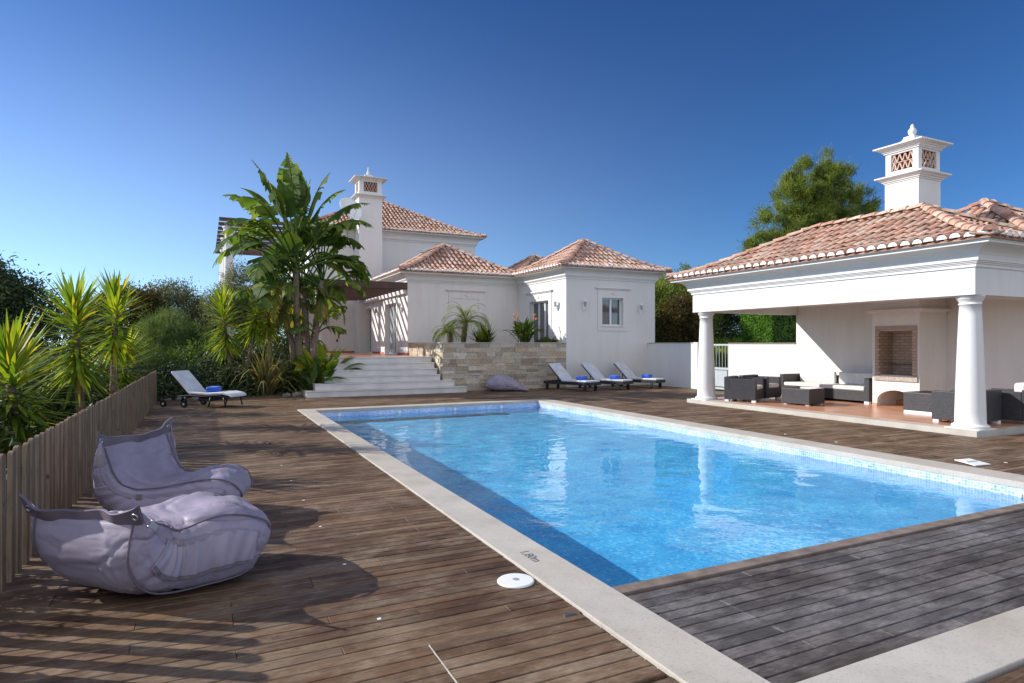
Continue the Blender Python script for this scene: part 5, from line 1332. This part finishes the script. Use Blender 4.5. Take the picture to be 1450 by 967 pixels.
for i, (x, y_, r_, h_, mt) in enumerate([(-.95, 20.9, .75, 1.0, 'L_dark'), (.05, 21.3, .8, 1.15, 'L_dark'), (1.0, 21.0, .7, .95, 'L_dark'), (2.6, 21.3, .65, 1.25, 'L_dark'), (3.0, 21.0, .45, .9, 'L_mid'), (-2.4, 22.5, 1.1, 1.4, 'L_dark'), (-.3, 23.6, 1.2, 1.7, 'L_mid'), (1.3, 23.6, 1.2, 2.0, 'L_dark'), (2.6, 23.8, 1.0, 2.3, 'L_dark')]):
    labs = ['dark shrub at the very end of the picket fence', 'dark shrub behind the raised back of the wheeled lounger', 'dark shrub under the two-headed yucca', 'dark shrub around the foot of the giant plant', 'small greener shrub touching the left end of the steps', 'large dark shrub beyond the fence end, left of the feathery bush', 'mid-green shrub in front of the feathery bush', 'tall dark shrub between the two-headed yucca and the olive tree', 'tallest dark shrub, behind the trunks of the giant plant']
    shrub('dense_shrub', labs[i], (x, y_, -.1), r_, h_, mt, 3400, .085, .035, ug, 40 + i)
fg = 'dark shrubs behind the picket fence'
for i, (x, y_, r_, h_) in enumerate([(-2.6, 5.4, .8, .95), (-2.5, 7.4, .75, 1.0), (-2.7, 9.4, .85, 1.15), (-2.6, 12.8, .8, 1.2), (-2.4, 15.2, .8, 1.25), (-2.3, 17.8, .8, 1.2), (-2.4, 20.2, .9, 1.3), (-4.2, 13.5, 1.3, 1.9), (-4.6, 18.5, 1.4, 1.8)]):
    lab = ['dark shrub behind the fence at the left edge of the photo', 'dark shrub under the leftmost yucca', 'dark shrub between the leftmost yucca and the short one', 'dark shrub at the foot of the biggest yucca', 'dark shrub at the foot of the dark green yucca', 'dark shrub beside the small low yucca', 'dark shrub behind the far end of the fence', 'large dark shrub farther back behind the biggest yucca', 'large dark shrub farther back behind the far half of the fence'][i]
    shrub('dense_shrub', lab, (x, y_, -.12), r_, h_, 'L_dark', 3600, .075, .03, fg, 60 + i)
tree('dark_tree', 'dark tree closing the gap between the two-headed yucca and the olive tree', 'tree', (.8, 34.5, -.1), [(.9, 34.5, 1.9, 1.8, 1.3, 1.9), (3.2, 34.6, 2.0, 1.8, 1.3, 2.0)], 240, 40, .35, .12, .05, 'L_mid', .15, BT, 26)
tree('dark_tree', 'low dark tree filling the gap right of the tall tree at the left edge', 'tree', (-4.9, 31, -.1), [(-4.9, 31, 1.5, 1.9, 1.3, 1.6), (-3.2, 30, 1.2, 1.6, 1.2, 1.3)], 240, 40, .35, .12, .05, 'L_dark', .15, BT, 27)
# right hand side, beyond the boundary wall
tree('round_tree', 'green tree beside the wing behind the low boundary wall', 'tree', (21.0, 26, -.1), [(20.9, 26, 2.7, 1.35, 1.4, 2.2), (20.2, 26, 3.4, .9, .9, 1.2)], 300, 55, .36, .13, .04, 'L_pine', .15, BT, 21, 'needle')
tree('cypress', 'reddish-green dense tree just left of the far pavilion column', 'tree', (20.4, 23.2, -.1), [(20.4, 23.2, 1.9, 1.15, 1.1, 2.1)], 260, 55, .30, .10, .035, 'L_brown', .14, BT, 22)
tree('round_tree', 'tree top showing above the far eave of the pavilion', 'tree', (27.0, 30, -.1), [(27.0, 30, 4.0, 2.0, 1.6, 2.2), (24.8, 30, 3.4, 1.6, 1.4, 2.0)], 260, 55, .40, .14, .045, 'L_pine', .15, BT, 23, 'needle')
tree('pine_tree', 'tall green pine rising behind the pavilion roof', 'pine', (31.5, 25, -.1), [(31.8, 25, 11.0, 1.3, 1.1, 1.8), (33.6, 25, 10.4, 1.5, 1.2, 1.9), (30.2, 25, 9.6, 1.5, 1.2, 1.7), (32.6, 25, 9.4, 1.5, 1.3, 1.6), (31.2, 25, 8.2, 1.8, 1.5, 1.8), (28.7, 25, 8.0, 1.4, 1.2, 1.3), (27.7, 25, 6.5, 1.5, 1.1, 1.1), (29.6, 25, 6.6, 1.6, 1.3, 1.6), (32.6, 25, 6.9, 2.0, 1.5, 1.8), (35.2, 25, 9.7, 1.2, 1.1, 1.7), (34.6, 25, 8.0, 1.3, 1.2, 1.3), (26.6, 25, 5.5, .8, .8, .8), (26.1, 25, 6.2, .4, .4, .6)], 520, 90, .30, .20, .024, 'L_pine', .32, None, 24, 'needle', limbs=30)
tree('dark_tree', 'dark trees in shade seen through the pavilion, left of the hedge', 'tree', (25.8, 31, -.1), [(25.3, 31, 2.6, 2.6, 1.3, 2.5), (28.5, 31, 2.6, 2.4, 1.3, 2.5), (32.5, 31, 3.2, 2.6, 1.3, 2.9), (36, 31, 3.2, 2.4, 1.3, 2.9)], 620, 50, .42, .15, .06, 'L_dark', .15, BT, 25)
hd = thing('clipped_hedge', 'bright green clipped hedge seen through the pavilion', 'hedge', (25.2, 21.6, -.1))
gg = np.random.default_rng(3); n = 26000; hx0, hx1, hy0, hy1, hz1 = 22.35, 28.5, 19.8, 21.6, 3.9
P_ = np.stack([gg.uniform(hx0, hx1, n), gg.uniform(hy0, hy1, n), gg.uniform(0, hz1, n)], 1); face = gg.integers(0, 3, n); jit = np.abs(gg.normal(size=n)) * .07
P_[face == 0, 0] = hx0 + jit[face == 0]; P_[face == 1, 1] = hy0 + jit[face == 1]; P_[face == 2, 2] = hz1 - jit[face == 2]
O = np.zeros((n, 3)); O[face == 0, 0] = -1; O[face == 1, 1] = -1; O[face == 2, 2] = 1
v_, f_ = leaf_quads(P_, unit(O + gg.normal(size=(n, 3)) * .5), unit(gg.normal(size=(n, 3)) + O * .3), .10, .055); arr_mesh('foliage', v_, f_, M['L_hedge'], hd)
MB().box(hx0 + .18, hx1 - .1, hy0 + .18, hy1 - .1, -.1, hz1 - .16).build('dark_core', M['dark'], hd)  # near-black solid box inside the leaf layer
n = 9000; gg = np.random.default_rng(8)
P_ = np.stack([gg.uniform(18, 30, n), gg.uniform(22.5, 29, n), np.zeros(n)], 1); P_[:, 2] = .2 + (P_[:, 1] - 22.5) * .22 + gg.uniform(0, .25, n)
v_, f_ = leaf_quads(P_, unit(gg.normal(size=(n, 3)) + [0, 0, 1]), unit(gg.normal(size=(n, 3)) + [0, 0, .8]), .28, .09)
tag(arr_mesh('ground_cover', v_, f_, M['L_palm']), 'yellow-green ground cover on the bank beyond the gate', 'ground cover', kind='stuff')
# bank behind the wall, garden bed and rocks
m = MB(); m.add([(16.5, 22.5, -.1), (60, 22.5, -.1), (60, 32, 2.0), (16.5, 32, 2.0), (60, 60, 2.2), (16.5, 60, 2.2)], [(0, 1, 2, 3), (3, 2, 4, 5)]); struct(m.build('bank', M['soil']))
gx = np.linspace(-1.6, 3.3, 60); gy = np.linspace(20.0, 26, 50); GX, GY = np.meshgrid(gx, gy); GZ = np.zeros_like(GX)
for i in range(GX.shape[0]):
    for j in range(GX.shape[1]): GZ[i, j] = -.06 + .12 * min(1, (GY[i, j] - 20.0) / .8) + .05 * mnoise.noise(Vector((GX[i, j] * 3, GY[i, j] * 3, 0))) + .02 * mnoise.noise(Vector((GX[i, j] * 14, GY[i, j] * 14, 0)))
idx = np.arange(GX.size).reshape(GX.shape); F_ = np.stack([idx[:-1, :-1], idx[:-1, 1:], idx[1:, 1:], idx[1:, :-1]], -1).reshape(-1, 4)
struct(arr_mesh('garden_bed', np.stack([GX, GY, GZ], -1).reshape(-1, 3), F_, M['soil'], smooth=True))
def rock(x, y_, s, seed, lab):
    m = MB(); g = random.Random(seed); vs = []; n = 12; k = 8
    for i in range(k + 1):
        for j in range(n):
            a = PI * i / k; b = 2 * PI * j / n; d = Vector((math.sin(a) * math.cos(b), math.sin(a) * math.sin(b), math.cos(a) * .6)); q = 1 + .35 * mnoise.noise(d * 1.7 + Vector((seed, 0, 0))) + .15 * mnoise.noise(d * 4 + Vector((seed, 0, 0)))
            vs.append(Vector((x, y_, s * .3)) + d * s * q)
    m.add(vs, [(i * n + j, i * n + (j + 1) % n, (i + 1) * n + (j + 1) % n, (i + 1) * n + j) for i in range(k) for j in range(n)])
    tag(m.build('rock', M['rock'], smooth=False), lab, 'rock', 'rocks edging the garden bed')
for i, (x, y_, s, lab) in enumerate([(-.95, 20.25, .14, 'grey rock at the end of the fence, leftmost of the bed edging'), (-.62, 20.3, .11, 'small grey rock second from the fence end'), (-.2, 20.25, .12, 'grey rock behind the wheels of the left lounger'), (2.25, 20.2, .13, 'pale rock left of the steps, farthest from them'), (2.55, 20.15, .16, 'larger pale rock between two others left of the steps'), (2.88, 20.22, .10, 'small rock touching the bottom step at its left end')]): rock(x, y_, s, i * 3.7, lab)
